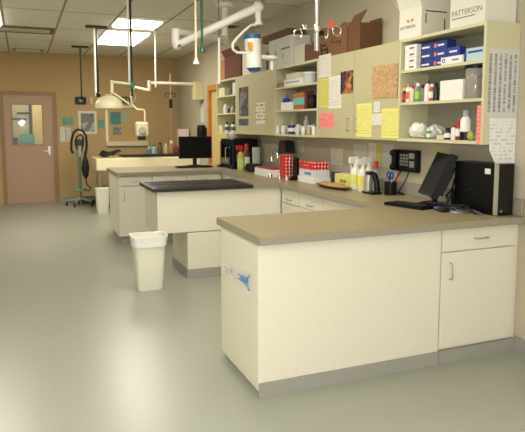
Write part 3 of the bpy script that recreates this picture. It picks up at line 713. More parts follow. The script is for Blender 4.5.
defs = [(411, .018, .10, mat('bottle_pinkish', (216, 150, 140), .4), WHITE, None, 'small pinkish bottle between the orange-capped and red-capped ones'), (415.6, .018, .13, mat('bottle_olive', (130, 120, 80), .4), mat('cap_lilac', (150, 130, 160), .4), None, 'olive bottle with a lilac cap left of the lime label'), (425.3, .018, .10, CLEAR, ORANGE, None, 'small clear bottle with an orange cap right of the grey one'),
        (404.8, .026, .10, mat('bottle_dark', (60, 46, 40), .3), YELLOW, RED, 'small dark bottle with a red band at the far end of the middle shelf'),
        (408.5, .024, .13, BW, mat('cap_orange', (230, 120, 60), .4), ORANGE, 'white bottle with orange cap beside the red-banded one'),
        (413, .024, .11, mat('bottle_pale', (206, 206, 196), .4), RED, None, 'pale bottle with a red cap left of the lime label'),
        (418, .028, .125, CLEAR, WHITE, LIME, 'clear bottle with a lime green label'),
        (423, .024, .11, mat('bottle_grey', (120, 118, 112), .4), BLACK, None, 'grey bottle with a black cap right of the lime label'),
        (427.5, .026, .14, BW, mat('cap_brown', (120, 80, 60), .4), None, 'taller white bottle with a brown cap'),
        (432, .026, .11, mat('bottle_red', (196, 60, 50), .4), WHITE, BW, 'red bottle with a white band'),
        (436, .024, .115, mat('bottle_black', (32, 32, 40), .3), BLACK, None, 'black bottle against the white carton')]
for px, r, h, m, cm, bd, lb in defs: bottle('small_bottle', lb, 'bottle', sy(px), s2, r * .85, h * 1.12, m, cm, x=2.765, band=bd, group='small bottles on the near middle shelf')
shelf_box('white_carton', 'plain white carton in the middle of the near middle shelf', 'carton', 440, 462.5, s2, .135, BW)
y_ = sy(475, 2.81)
t = thing('storage_jar', 'clear jar with a dark lid and tan contents', 'jar', (2.81, y_, s2))
MB().lathe((2.81, y_, s2), [(.062, 0), (.066, .01), (.066, .19), (.062, .2)], 24).build('jar_body', CLEAR, t, smooth=True)
MB().lathe((2.81, y_, s2 + .004), [(.055, 0), (.058, .01), (.056, .12), (.03, .15)], 20).build('contents', AMBER, t, smooth=True)
MB().lathe((2.81, y_, s2 + .2), [(.07, 0), (.07, .018), (.06, .028)], 24).build('lid', BLACK, t, smooth=True)
# bottom shelf
random.seed(21)
def bag(label, y, z0, sy_, sz_, m, x=2.82, sx_=.07, seed=0, group=None, name='plastic_bag'):
    random.seed(seed); mb = MB()
    qv = bmesh.ops.create_icosphere(mb.bm, subdivisions=3, radius=1.0)
    for v in qv['verts']:
        k = 1 + random.uniform(-.10, .12)
        v.co = Vector((v.co.x * sx_ * k + x, v.co.y * sy_ * k + y, max(-.9, v.co.z * k) * sz_ + z0 + sz_ * .9))
    o = mb.build(name, m, at=(x, y, z0)); return tag(o, label, 'bag', group)
BAG = mat('bag_white', (222, 220, 212), .35); BAGG = mat('bag_grey', (196, 194, 190), .3)
bag('white cotton bag at the far end of the bottom near shelf', sy(406, 2.82), s0, .065, .06, BAG, seed=1, group='cotton bags on the near bottom shelf')
bag('white cotton bag left of the green bottle', sy(420, 2.82), s0, .075, .065, BAG, seed=2, group='cotton bags on the near bottom shelf')
bag('pale cotton bag behind the green bottle', sy(436, 2.84), s0, .065, .055, BAGG, seed=3, x=2.85, group='cotton bags on the near bottom shelf')
bottle('small_bottle', 'small green bottle among the cotton bags', 'bottle', sy(430.5, 2.75), s0, .017, .072, mat('bottle_green', (96, 140, 60), .4), BW, x=2.745, band=BW)
bottle('small_bottle', 'small dark bottle with a white label on the bottom shelf', 'bottle', sy(449, 2.76), s0, .024, .082, mat('bottle_teal', (40, 56, 62), .3), BLACK, x=2.76, band=BW)
shelf_box('small_carton', 'tiny cream carton lying on the bottom near shelf', 'carton', 438, 445.5, s0, .03, BEIGE, xf=2.74, depth=.08)
bottle('small_bottle', 'slim white bottle with a red cap on the bottom shelf', 'bottle', sy(455, 2.76), s0, .018, .105, BW, RED, x=2.76)
bottle('small_bottle', 'red bottle beside the tall white one', 'bottle', sy(460, 2.78), s0, .022, .14, mat('bottle_red2', (150, 36, 34), .35), RED, x=2.78, band=BW)
bottle('pump_bottle', 'tall white bottle with a dark base on the bottom shelf', 'bottle', sy(467, 2.77), s0, .036, .2, BW, mat('cap_grey', (150, 156, 164), .4), x=2.77, caph=.2)
t = bpy.data.objects['pump_bottle']
MB().lathe((2.77, sy(467, 2.77), s0 + .002), [(.0375, 0), (.0375, .055)], 20).build('dark_base', BLACK, t, smooth=True)
bag('small olive pouch beside the pink sheet', sy(473, 2.78), s0, .028, .032, mat('pouch_olive', (170, 170, 90), .6), x=2.78, sx_=.03, seed=5, name='small_pouch')
a = on_x(477, 104, UX); b = on_x(484, 141, UX)
tag(MB().box(UX - .004, 2.955, UB + .005, UX - .001, on_x(477.5, 110, UX).y, UB + .25).build('pink_slip', PP, at=(UX, 2.98, UB)), 'long pink slip taped to the edge of the near shelf unit', 'note')

# ------------------------------------------------------------------ middle shelf unit contents
m1, m2, m0 = SC[1] + .001, SC[0] + .001, UB + .023
shelf_box('small_carton', 'white carton with dark print on the middle unit top shelf', 'carton', 284, 301, m1, .075, BW, extra=stripe(INKG, .1, .9, .45, .6))
shelf_box('small_carton', 'cream carton lying on the printed white carton', 'carton', 286, 299, m1 + .076, .06, BEIGE)
y_ = on_x(310, 75, 2.82).y
t = thing('storage_tub', 'round white tub with a lid on the middle unit top shelf', 'tub', (2.82, y_, m1))
MB().lathe((2.82, y_, m1), [(.065, 0), (.072, .11)], 20).build('tub_body', mat('tub_grey', (196, 200, 200), .4), t, smooth=True)
MB().lathe((2.82, y_, m1 + .11), [(.076, 0), (.076, .015)], 20).build('lid', BW, t)
shelf_box('small_carton', 'flat brown carton at the far end of the middle unit top shelf', 'carton', 276, 283, m1, .05, TANC)
shelf_box('small_carton', 'grey carton standing on the second shelf of the middle unit', 'carton', 282, 293, m2, .19, mat('carton_grey', (150, 152, 148), .7), xf=2.85, depth=.1)
shelf_box('tissue_box', 'white and blue tissue box on the second shelf', 'box', 281, 292, m2, .085, BW, xf=2.735, depth=.1)
def dome(label, px, z, m, x=2.735):
    y_ = on_x(px, 100, x + .04).y
    return tag(MB().ball((x + .045, y_, z + .034), .04, 1, 1.9, .85, 16).build('blue_pouch', m, at=(x + .045, y_, z), smooth=True), label, 'pouch')
o = dome('rounded deep blue pouch in front on the second shelf', 286, m2, mat('deep_blue', (30, 60, 160), .4), x=2.64 + .02)
bpy.data.objects.remove(o)
tag(MB().ball((2.80, on_x(286, 100, 2.80).y, m2 + .086 + .028), .034, 1, 2.0, .85, 16).build('blue_pouch', mat('deep_blue', (30, 60, 160), .4), at=(2.80, on_x(286, 100, 2.8).y, m2 + .086), smooth=True), 'rounded deep blue pouch on the tissue box', 'pouch')
shelf_box('small_carton', 'orange brown carton bottom of the pile on the second shelf', 'carton', 293.5, 304, m2, .05, mat('carton_rust', (170, 96, 52), .6))
shelf_box('small_carton', 'teal carton in the middle of the orange brown pile', 'carton', 293.5, 304, m2 + .051, .075, mat('carton_teal', (110, 180, 160), .6))
shelf_box('small_carton', 'orange brown carton topmost of the pile on the second shelf', 'carton', 293.5, 304, m2 + .127, .05, MATS['carton_rust'])
shelf_box('small_carton', 'dark red carton beside the black machine', 'carton', 304.3, 306.0, m2, .19, mat('carton_darkred', (96, 40, 36), .6))
y_ = on_x(313, 95, 2.8).y
t = thing('clipper_case', 'round black case standing on the second shelf', 'case', (2.8, y_, m2))
MB().tube([(2.77, y_, m2 + .075), (2.84, y_, m2 + .075)], .073, 22).build('case_body', BLACK, t, smooth=True)
MB().tube([(2.765, y_, m2 + .075), (2.77, y_, m2 + .075)], .04, 18).build('case_disc', DARKM, t)
for k, (px, w_, h_, m, lb) in enumerate(((278, .07, .09, BAGG, 'pale plastic bag at the far end of the middle unit bottom shelf'), (285, .06, .08, BAG, 'white plastic bag left of the navy tub'), (299, .07, .085, BAG, 'white plastic bag right of the navy tub'), (307, .07, .07, mat('bag_tan', (190, 176, 150), .4), 'tan tinted plastic bag on the bottom shelf'), (313.5, .06, .09, BAGG, 'pale plastic bag against the near side of the middle unit'))):
    bag(lb, on_x(px, 120, 2.82).y, m0, w_ * .72, h_ * .62, m, sx_=.05, seed=30 + k, group='plastic bags on the middle unit bottom shelf')
for k, (px, h_, m, cm, nm) in enumerate(((278, .10, BW, BW, 'short white bottle at the far end'), (283.5, .12, BW, mat('cap_skyblue', (110, 150, 200), .4), 'white bottle with a pale blue cap'), (298, .11, BAGG, BW, 'pale bottle next to the navy tub'), (303.5, .09, BW, BW, 'short white bottle right of the middle'), (309, .10, mat('bottle_amberish', (180, 160, 130), .4), BW, 'tan bottle'), (314, .11, BW, mat('cap_skyblue', (110, 150, 200), .4), 'white bottle with a pale blue cap at the near end'))):
    bottle('small_bottle', nm + ' on the middle bottom shelf', 'bottle', on_x(px, 125, 2.748).y, m0, .022, h_, m, cm, x=2.748, group='small bottles on the middle unit bottom shelf')
y_ = on_x(292, 125, 2.77).y
t = thing('storage_tub', 'navy blue tub with a pale label among the plastic bags', 'tub', (2.76, y_, m0))
MB().lathe((2.765, y_, m0), [(.034, 0), (.042, .09), (.044, .1)], 18).build('tub_body', mat('navy_tub', (40, 56, 104), .4), t, smooth=True)
MB().lathe((2.765, y_, m0 + .03), [(.0395, 0), (.0425, .04)], 18, cap=False).build('wrap_label', BW, t)
for px, lb in ((280.5, 'clear upright bottle left on the middle unit bottom shelf'), (289, 'clear upright bottle behind the navy tub'), (303, 'clear upright bottle right on the middle unit bottom shelf')):
    yy = on_x(px, 120, 2.9).y
    bottle('clear_bottle', lb, 'bottle', yy, m0, .03, .2, mat('bottle_frost', (214, 216, 216), .3), BW, x=2.94, group='upright bottles on the middle unit')

# ------------------------------------------------------------------ far shelf unit contents
f1, f2, f0 = SE[1] + .001, SE[0] + .001, UB + .023
shelf_box('small_carton', 'cream carton on the top shelf of the far shelf unit', 'carton', 218.5, 224.5, f1, .12, BEIGE)
for px, w_, h_, m, lb in ((226, .06, .13, BW, 'white bottle left of the cluster on the far second shelf'), (229, .04, .09, mat('bottle_choc', (90, 60, 50), .4), 'brown short bottle on the far second shelf'), (232.5, .05, .09, mat('bottle_mid', (176, 168, 150), .4), 'beige short bottle on the far second shelf')):
    bottle('small_bottle', lb, 'bottle', on_x(px, 110, 2.78).y, f2, w_ * .6, h_, m, BW, group='bottles on the far second shelf')
for px, h_, cm, lb in ((227, .14, BLACK, 'white bottle with dark top, left of the pair on the far bottom shelf'), (233.2, .14, BLACK, 'white bottle with dark top, right of the pair on the far bottom shelf')):
    bottle('small_bottle', lb, 'bottle', on_x(px, 125, 2.78).y, f0, .034, h_, BW, cm, band=mat('label_teal', (70, 96, 100), .5), group='white dark-topped bottles')
shelf_box('small_carton', 'cream carton on the far bottom shelf', 'carton', 217.5, 222, f0, .1, BEIGE)

# ------------------------------------------------------------------ things on the worktop
ZC = .913
# computer tower
t = thing('computer_tower', 'black computer tower with a silver strip at the near end of the worktop', 'computer', (2.9, 3.08, ZC))
TX0, TX1, TY0, TY1, TZ = 2.81, 2.955, 2.885, 3.285, ZC + .338
MB().box(TX0, TY0 + .025, ZC, TX1, TY1, TZ, .004).build('case_body', mat('tower_black', (12, 12, 13), .35, spec=.25), t)
MB().box(TX0 - .002, TY0 - .001, ZC + .005, TX0 + .012, TY0 + .0245, TZ - .002).build('silver_strip', mat('silver_strip', (176, 172, 156), .4, metal=.4), t)
MB().box(TX0 + .013, TY0, ZC + .003, TX1 - .002, TY0 + .0125, TZ - .001, .005).build('front_bezel', GLOSSB, t)
MB().box(TX0 - .0015, 2.945, TZ - .07, TX0 - .0002, 2.995, TZ - .035).build('sticker', mat('sticker_pale', (206, 214, 190), .5), t)
g = MB()
for k in range(16):
    yy = 3.16 + .07 * random.uniform(-1, 1) * .8; zz = ZC + .16 + .1 * random.uniform(-1, 1)
    g.box(TX0 - .0012, yy, zz, TX0 - .0002, yy + .007, zz + .005)
g.build('side_vents', mat('vent_holes', (58, 58, 60), .4), t)
MB().tube([(TX0 + .04, TY0 - .001, ZC + .03), (TX0 + .04, TY0 - .006, ZC + .03)], .007, 10).build('power_button', STEEL, t)

# tilted monitor
base = Vector((2.77, 3.49, ZC))
dv = Vector((-.40, -.92, 0)).normalized(); nb = Vector((.92, -.40, 0)).normalized()
th = math.radians(24); upv = _Z * math.cos(th) + nb * math.sin(th); nrm = dv.cross(upv)
def MF(o, X, Y, Z_): return Matrix(((X.x, Y.x, Z_.x, o.x), (X.y, Y.y, Z_.y, o.y), (X.z, Y.z, Z_.z, o.z), (0, 0, 0, 1)))
t = thing('computer_monitor', 'black flat monitor tilted back beside the computer tower', 'monitor', base)
M_ = MF(base + Vector((-.03, 0, .07)), dv, upv, nrm)
sgn = 1 if nrm.dot(nb) > 0 else -1
MB(M_).box(-.18, 0, -.02, .18, .33, .02, .006).build('housing', BLACK, t)
MB(M_).box(-.17, .02, -sgn * .0215 if sgn > 0 else .0202, .17, .30, -.0202 if sgn > 0 else .0215).build('screen', mat('screen_off', (14, 14, 15), .45, spec=.2), t)
MB(M_).box(-.12, .05, .02 * sgn if sgn > 0 else -.055, .12, .25, .055 if sgn > 0 else -.02, .012).build('back_housing', BLACKR, t)
MB().tube([base + Vector((.03, 0, .01)), base + Vector((.05, -.01, .12)), base + nb * .09 + Vector((0, 0, .2))], .022, 10).build('neck', BLACK, t, smooth=True)
MB().lathe(base, [(.10, 0), (.10, .01), (.08, .018), (.03, .03)], 24).build('stand_base', BLACK, t, smooth=True)

# keyboard near
def keyboard(label, c, ang, w, d_):
    t = thing('computer_keyboard', label, 'keyboard', c)
    M_ = Matrix.Translation(c) @ Matrix.Rotation(ang, 4, 'Z')
    MB(M_).box(-w / 2, -d_ / 2, 0, w / 2, d_ / 2, .018, .004).build('keyboard_body', BLACK, t)
    k = MB(M_)
    for r_ in range(5):
        for c2 in range(15):
            x = -w / 2 + .015 + c2 * (w - .03) / 15; y = -d_ / 2 + .012 + r_ * (d_ - .024) / 5
            k.box(x, y, .018, x + (w - .03) / 15 * .85, y + (d_ - .024) / 5 * .85, .024)
    k.build('keys', mat('key_black', (34, 34, 38), .4), t)
keyboard('black keyboard in front of the tilted monitor', Vector((2.57, 3.47, ZC)), PI / 2 + .25, .34, .15)
# cables by the monitor
def cable(label, pts, r=.006, m=BLACKR): return tag(MB().tube(pts, r, 8).build('cable', m, at=pts[0], smooth=True), label, 'cable')
def wig(p, q_, n, amp, seed, zmin=ZC + .008):
    random.seed(seed); p = Vector(p); q_ = Vector(q_); out = []
    for k in range(n + 1):
        u = k / n; v = p.lerp(q_, u)
        if 0 < k < n: v += Vector((random.uniform(-amp, amp), random.uniform(-amp, amp), random.uniform(0, amp)))
        v.z = max(v.z, zmin); out.append(v)
    return out
cable('thick black cable rising behind the tilted monitor to the tower', wig((2.95, 3.40, ZC + .22), (2.74, 3.31, ZC + .01), 6, .015, 1))
cable('second black cable looping down between monitor and tower', wig((2.93, 3.33, ZC + .26), (2.72, 3.27, ZC + .01), 6, .02, 2))
cable('black cable lying tangled in front of the tower', wig((2.74, 3.38, ZC + .01), (2.70, 2.95, ZC + .01), 10, .03, 3))
cable('blue grey cable lying across the worktop in front of the tower', wig((2.68, 3.3, ZC + .01), (2.74, 2.93, ZC + .01), 8, .02, 4), .005, mat('cable_bluegrey', (80, 90, 110), .5))
cable('black cable bundle between keyboard and tower', wig((2.66, 3.42, ZC + .01), (2.76, 3.05, ZC + .01), 12, .03, 5))
ms = MB().ball((2.64, 3.235, ZC + .016), .03, 1, 1.6, .5, 12); tag(ms.build('computer_mouse', mat('mouse_blue', (60, 74, 104), .4), at=(2.64, 3.235, ZC), smooth=True), 'blue grey mouse at the foot of the tilted monitor', 'mouse')
tag(MB().box(2.66, 3.10, ZC, 2.76, 3.22, ZC + .001, M=Matrix.Identity(4)).build('loose_paper', WHITE, at=(2.7, 3.15, ZC)), 'scrap of white paper under the cables', 'paper')

tag(MB().box(2.60, 3.14, ZC, 2.66, 3.20, ZC + .03, .006).build('power_adapter', BLACKR, at=(2.63, 3.17, ZC)), 'small black power adapter lying nearest the worktop front edge', 'adapter')
t = thing('desk_speaker', 'small black upright speaker between tilted monitor and tower', 'speaker', (2.89, 3.35, ZC))
MB().box(2.86, 3.31, ZC, 2.93, 3.38, ZC + .13, .01).build('speaker_body', BLACKR, t)
MB().tube([(2.8595, 3.345, ZC + .08), (2.857, 3.345, ZC + .08)], .022, 14).build('cone', DARKM, t)
for k in range(4): cable(('first', 'second', 'third', 'fourth')[k] + ' black cable loop of the tangle at the foot of the tower', wig((2.62 + .03 * k, 3.36 - .02 * k, ZC + .02), (2.76, 3.0 + .04 * k, ZC + .012), 14, .035, 40 + k), .005)
# telephone on the wall
a = on_x(396, 149, 2.99); b = on_x(420, 173, 2.99)
yL, yR, zt, zb = a.y, b.y, a.z, b.z
t = thing('wall_telephone', 'black wall telephone with handset and grey keypad', 'telephone', (XR, (yL + yR) / 2, (zt + zb) / 2))
MB().box(2.955, yR, zb, XR - .002, yL - .02, zt, .008).build('phone_body', BLACK, t)
w_ = yL - yR
hs = MB().box(2.92, yL - .25 * w_, zb + .01, 2.954, yL - .03, zt - .005, .012); hs.ball((2.925, yL - .15 * w_, zt - .03), .03).ball((2.925, yL - .15 * w_, zb + .035), .03)
hs.build('handset', BLACK, t, smooth=True)
kp = MB()
for r_ in range(4):
    for c2 in range(3): kp.box(2.951, yR + w_ * (.34 + .12 * c2), zb + .05 + r_ * .026, 2.9548, yR + w_ * (.34 + .12 * c2 + .09), zb + .068 + r_ * .026)
kp.build('keypad', mat('key_grey', (130, 132, 128), .5), t)
MB().box(2.951, yR + w_ * .1, zb + .04, 2.9548, yR + w_ * .28, zt - .09).box(2.951, yR + w_ * .1, zt - .07, 2.9548, yR + w_ * .3, zt - .025).build('index_card', mat('card_grey', (150, 150, 140), .6), t)
cable('coiled black telephone cord dropping from the wall phone', [(2.96, yL - .12, zb), (2.94, yL - .1, zb - .05), (2.93, yL - .04, ZC + .05), (2.9, yL - .02, ZC + .012), (2.95, yL - .1, ZC + .012), (2.94, yL - .2, ZC + .012)], .007)
cable('second thin cord under the wall phone', [(2.97, yR + .12, zb), (2.96, yR + .14, zb - .06), (2.95, yR + .22, ZC + .03), (2.90, yR + .2, ZC + .012)], .005)

# pen cup with blue scissors
c = Vector((2.86, 4.13, ZC))
t = thing('pen_cup', 'black pen cup left of the wall telephone', 'cup', c)
MB().lathe(c, [(.05, 0), (.055, .11), (.052, .11), (.047, .008)], 20).build('cup_body', BLACK, t, smooth=True)
t = thing('scissors', 'scissors with blue handles standing in the pen cup', 'scissors', c + Vector((0, .0, .012)))
MB().tube([c + Vector((0, .0, .012)), c + Vector((0, .01, .13))], .006).build('blade', STEEL, t)
for s_ in (-1, 1):
    cc_ = c + Vector((0, .01 + .022 * s_, .165)); MB().tube([cc_ + Vector((0, .019 * math.cos(2 * PI * k / 12), .028 * math.sin(2 * PI * k / 12))) for k in range(13)], .008, 8).build('handle', mat('scissor_blue', (44, 76, 160), .4), t, smooth=True)
for k, (dx, dy, m, lb) in enumerate(((.02, .02, WHITE, 'white pen leaning in the cup'), (-.02, -.02, BLACK, 'black pen leaning in the cup'), (.02, -.02, mat('pen_red', (170, 40, 40), .4), 'red pen leaning in the cup'))):
    tag(MB().tube([c + Vector((dx * .8, dy * .8, .012)), c + Vector((dx * 2, dy * 2, .17))], .005).build('pen', m, at=c + Vector((dx * .8, dy * .8, .012))), lb, 'pen', 'pens in the cup')
# label maker / black based device
c = Vector((2.76, 4.26, ZC))
t = thing('hand_clipper', 'black and silver clipper standing on a black charging base', 'clipper', c)
MB().box(c.x - .05, c.y - .08, ZC, c.x + .05, c.y + .08, ZC + .022, .008).build('charging_base', BLACK, t)
MB().tube([c + Vector((-.02, .03, .02)), c + Vector((-.02, .03, .1)), c + Vector((-.015, .03, .16))], .034, 14).build('silver_grip', mat('grip_silver', (180, 178, 172), .25, metal=.5), t, smooth=True)
MB().tube([c + Vector((.02, -.05, .02)), c + Vector((.02, -.04, .1)), c + Vector((.01, -.01, .175))], .024, 14).build('black_grip', BLACK, t, smooth=True)
MB().box(c.x - .028, c.y - .0, ZC + .155, c.x + .028, c.y + .07, ZC + .19, .008).build('blade_head', BLACKR, t)
# red capped bottle
bottle('squeeze_bottle', 'clear squeeze bottle with a red cap behind the clipper', 'bottle', 4.42, ZC, .034, .265, CLEAR, RED, x=2.90, caph=.24)
# spray bottles
FROST = mat('bottle_frosty', (222, 222, 206), .35)
bottle('spray_bottle', 'white spray bottle with yellow liquid, left of the two by the yellow carton', 'bottle', 4.60, ZC, .045, .30, FROST, WHITE, x=2.80, band=PALEY, nozzle=True, caph=.3, group='white spray bottles')
bottle('spray_bottle', 'white spray bottle with yellow band, right of the two and nearer the red cap', 'bottle', 4.46, ZC, .045, .29, FROST, WHITE, x=2.79, band=mat('yellow_band', (226, 214, 90), .5), nozzle=True, caph=.3, group='white spray bottles')
bottle('spray_bottle', 'taller frosted spray bottle behind the other two', 'bottle', 4.55, ZC, .042, .30, FROST, WHITE, x=2.91, band=MATS['printed_yellow'], nozzle=True, caph=.3, group='white spray bottles')
# yellow carton
t = thing('yellow_carton', 'yellow carton left of the spray bottles', 'carton', (2.86, 4.93, ZC))
MB().box(2.81, 4.70, ZC, 2.93, 5.0, ZC + .12, .003).build('box_body', PY, t)
MB().box(2.808, 4.78, ZC + .04, 2.8098, 4.9, ZC + .07).build('print', mat('print_olive', (150, 146, 60), .6), t)
tag(MB().lathe((2.87, 5.08, ZC), [(.04, 0), (.045, .12), (.041, .12), (.036, .006)], 16).build('blue_tumbler', mat('tumbler_navy', (24, 40, 70), .4), at=(2.87, 5.08, ZC), smooth=True), 'dark blue tumbler between yellow and white cartons', 'tumbler')
# platter with orange tray
t = thing('oval_tray', 'dark oval tray holding orange brown pieces at the worktop edge', 'tray', (2.68, 4.86, ZC))
mb = MB(); cx_, cy_ = 2.68, 4.80
def oval(rx, ry, z, n=28): return [(cx_ + rx * math.cos(2 * PI * k / n), cy_ + ry * math.sin(2 * PI * k / n), z) for k in range(n)]
mb.ring_stack([oval(.06, .22, ZC), oval(.10, .29, ZC + .022), oval(.095, .283, ZC + .024), oval(.055, .21, ZC + .006)]).build('dish', mat('dish_brown', (96, 70, 44), .5), t, smooth=True)
MB().ring_stack([oval(.05, .20, ZC + .007), oval(.075, .25, ZC + .026), oval(.055, .2, ZC + .042), oval(.01, .07, ZC + .048)]).build('contents', mat('orange_food', (186, 144, 92), .7, speck=(150, 110, 66), scale=60), t, smooth=True)
# white cartons
t = thing('white_carton', 'long white carton with a blue strip, under the red dotted box', 'carton', (2.78, 5.3, ZC))
MB().box(2.66, 5.17, ZC, 2.86, 5.52, ZC + .06, .003).build('box_body', BW, t)
t = thing('white_carton', 'white printed carton stacked on the long white one', 'carton', (2.78, 5.35, ZC + .061))
MB().box(2.68, 5.19, ZC + .061, 2.86, 5.53, ZC + .13, .003).build('box_body', mat('carton_d', (206, 212, 212), .6), t)
MB().box(2.678, 5.25, ZC + .08, 2.6798, 5.40, ZC + .11).build('print', mat('print_blue', (110, 130, 160), .6), t)
REDD = dotted('red_dots', (196, 36, 34), (240, 220, 210), 27)
tag(MB().box(2.70, 5.22, ZC + .131, 2.86, 5.58, ZC + .215, .004).build('dotted_box', REDD, at=(2.78, 5.4, ZC + .131)), 'red box with white dots lying on the white cartons', 'box', 'red dotted boxes')
tag(MB().box(2.64, 5.80, ZC, 2.74, 5.95, ZC + .26, .004).build('dotted_box', REDD, at=(2.69, 5.87, ZC)), 'red box with white dots standing upright', 'box', 'red dotted boxes')
# black upright stand
t = thing('bottle_stand', 'black upright stand between the two red dotted boxes', 'stand', (2.68, 5.66, ZC))
MB().box(2.62, 5.62, ZC, 2.74, 5.74, ZC + .02, .003).build('base', BLACK, t)
MB().box(2.70, 5.63, ZC + .02, 2.73, 5.73, ZC + .24, .003).build('upright', BLACK, t)
for k in range(3): MB().box(2.63, 5.63, ZC + .07 + .07 * k, 2.70, 5.73, ZC + .078 + .07 * k).build('tier', DARKM, t)
MB().tube([(2.62, 5.64, ZC + .02), (2.62, 5.64, ZC + .25), (2.70, 5.64, ZC + .25)], .005).build('rail', CHROME, t)
for k, (x_, y_, r_) in enumerate(((2.56, 5.58, .02), (2.55, 5.74, .018), (2.53, 5.95, .022))):
    tag(MB().lathe((x_, y_, ZC), [(r_, 0), (r_ * 1.1, .03), (r_ * .7, .045), (r_ * .5, .06)], 14).build('metal_cup', CHROME, at=(x_, y_, ZC), smooth=True), ('small shiny metal cup before the black stand', 'small shiny metal cup at the corner of the worktop', 'small shiny metal cup beside the white tray')[k], 'cup', 'metal cups')
# white tray with red things and steel loops
t = thing('shallow_tray', 'white shallow tray with red contents near the upright dotted box', 'tray', (2.66, 6.25, ZC))
MB().box(2.56, 6.0, ZC, 2.76, 6.5, ZC + .008).box(2.56, 6.0, ZC + .008, 2.566, 6.5, ZC + .085).box(2.754, 6.0, ZC + .008, 2.76, 6.5, ZC + .085).box(2.566, 6.0, ZC + .008, 2.754, 6.006, ZC + .085).box(2.566, 6.494, ZC + .008, 2.754, 6.5, ZC + .085).build('tray_body', BW, t)
MB().box(2.57, 6.01, ZC + .008, 2.75, 6.49, ZC + .10, .01).build('red_contents', dotted('red_darker', (140, 44, 38), (180, 90, 80), 50), t)
st = [Vector((2.80, 6.46 + .09 * math.cos(a_), ZC + .20 + .11 * math.sin(a_))) for a_ in [PI * 1.2 - k * PI * 1.4 / 14 for k in range(15)]]
tag(MB().tube(st + [Vector((2.80, 6.36, ZC + .005))], .008, 8).build('steel_loop', CHROME, at=(2.80, 6.46, ZC), smooth=True), 'shiny steel loop standing behind the white tray', 'loop')
# gooseneck tap
t = thing('gooseneck_tap', 'chrome gooseneck tap behind the white tray', 'tap', (2.88, 6.12, ZC))
MB().tube([Vector((2.88, 6.12, ZC)), Vector((2.88, 6.12, ZC + .2))] + [Vector((2.82 + .06 * math.cos(a_), 6.12, ZC + .2 + .06 * math.sin(a_))) for a_ in [k * PI / 8 for k in range(1, 9)]] + [Vector((2.76, 6.12, ZC + .15))], .011, 10).build('spout', CHROME, t, smooth=True)
MB().lathe((2.88, 6.12, ZC), [(.03, 0), (.026, .03), (.014, .04)], 16).build('tap_base', CHROME, t)
MB().tube([(2.88, 6.12, ZC + .06), (2.88, 6.04, ZC + .09)], .006).build('lever', CHROME, t)
# black hooded device
t = thing('microscope', 'black hooded device behind the upright dotted box', 'device', (2.90, 6.42, ZC))
MB().box(2.82, 6.22, ZC, 2.96, 6.40, ZC + .04, .01).build('base', BLACK, t)
MB().tube([(2.92, 6.32, ZC + .04), (2.93, 6.32, ZC + .2), (2.90, 6.31, ZC + .3)], .04, 12).build('column', BLACK, t, smooth=True)
MB().prism([(6.2, ZC + .26), (6.42, ZC + .24), (6.4, ZC + .38), (6.36, ZC + .41), (6.24, ZC + .40)], 2.83, 2.95, axis='x').build('hood', mat('hood_black', (30, 32, 34), .4), t)
# cups, mug and red-capped bottles further back
bottle('spray_bottle', 'green-yellow spray bottle with a red nozzle beside the black machine', 'bottle', 6.95, ZC, .045, .33, mat('spray_green', (176, 184, 90), .3), RED, x=2.55, band=mat('spray_label', (190, 196, 120), .5), nozzle=True, caph=.25)
bottle('spray_bottle', 'dark spray bottle with a red top behind the green one', 'bottle', 7.2, ZC, .045, .34, mat('bottle_dusky', (90, 60, 56), .4), RED, x=2.72, band=BW, nozzle=False, caph=.25)
t = thing('tall_mug', 'pale tall mug beside the red-topped bottle', 'mug', (2.80, 7.05, ZC))
MB().lathe((2.80, 7.05, ZC), [(.05, 0), (.055, .3), (.05, .3), (.045, .01)], 18).build('mug_body', mat('mug_grey', (170, 176, 160), .4), t, smooth=True)
tag(MB().box(2.62, 6.80, ZC, 2.78, 6.98, ZC + .10, .02).build('black_pouch', BLACKR, at=(2.7, 6.9, ZC)), 'low black pouch between the spray bottle and the white tray', 'pouch')
# black machine
t = thing('black_machine', 'large black countertop machine under the far cupboard', 'machine', (2.7, 7.8, ZC))
MB().box(2.58, 7.35, ZC, 2.94, 7.85, ZC + .40, .012).build('machine_body', BLACK, t)
MB().box(2.56, 7.40, ZC + .06, 2.5795, 7.78, ZC + .32, .004).build('machine_door', GLOSSB, t)
MB().box(2.62, 7.30, ZC + .10, 2.8, 7.3495, ZC + .2, .004).build('machine_drawer', mat('machine_grey', (60, 60, 62), .4), t)
MB().tube([(2.55, 7.5, ZC + .1), (2.53, 7.5, ZC + .1), (2.53, 7.5, ZC + .28), (2.55, 7.5, ZC + .28)], .008).build('machine_handle', STEEL, t)
t = thing('printer', 'black box printer standing behind the large black machine', 'printer', (2.74, 8.2, ZC))
MB().box(2.70, 7.92, ZC, 2.96, 8.26, ZC + .36, .015).build('printer_body', BLACKR, t)
MB().box(2.72, 7.96, ZC + .36, 2.9, 8.22, ZC + .375).build('printer_lid', BLACK, t)
MB().box(2.6895, 7.97, ZC + .08, 2.6995, 8.22, ZC + .2).build('paper_slot', DARKM, t)
for k, (y_, lb) in enumerate(((7.62, 'pale photo card left on the black machine'), (7.46, 'pale photo card right on the black machine'))):
    tag(MB().box(2.60, y_ - .06, ZC + .402, 2.606, y_ + .06, ZC + .455, M=None).build('photo_card', patchy('photo_card', [(150, 156, 150), (110, 116, 112), (180, 184, 176)], 30), at=(2.6, y_, ZC + .402)), lb, 'card', 'photo cards on the black machine')

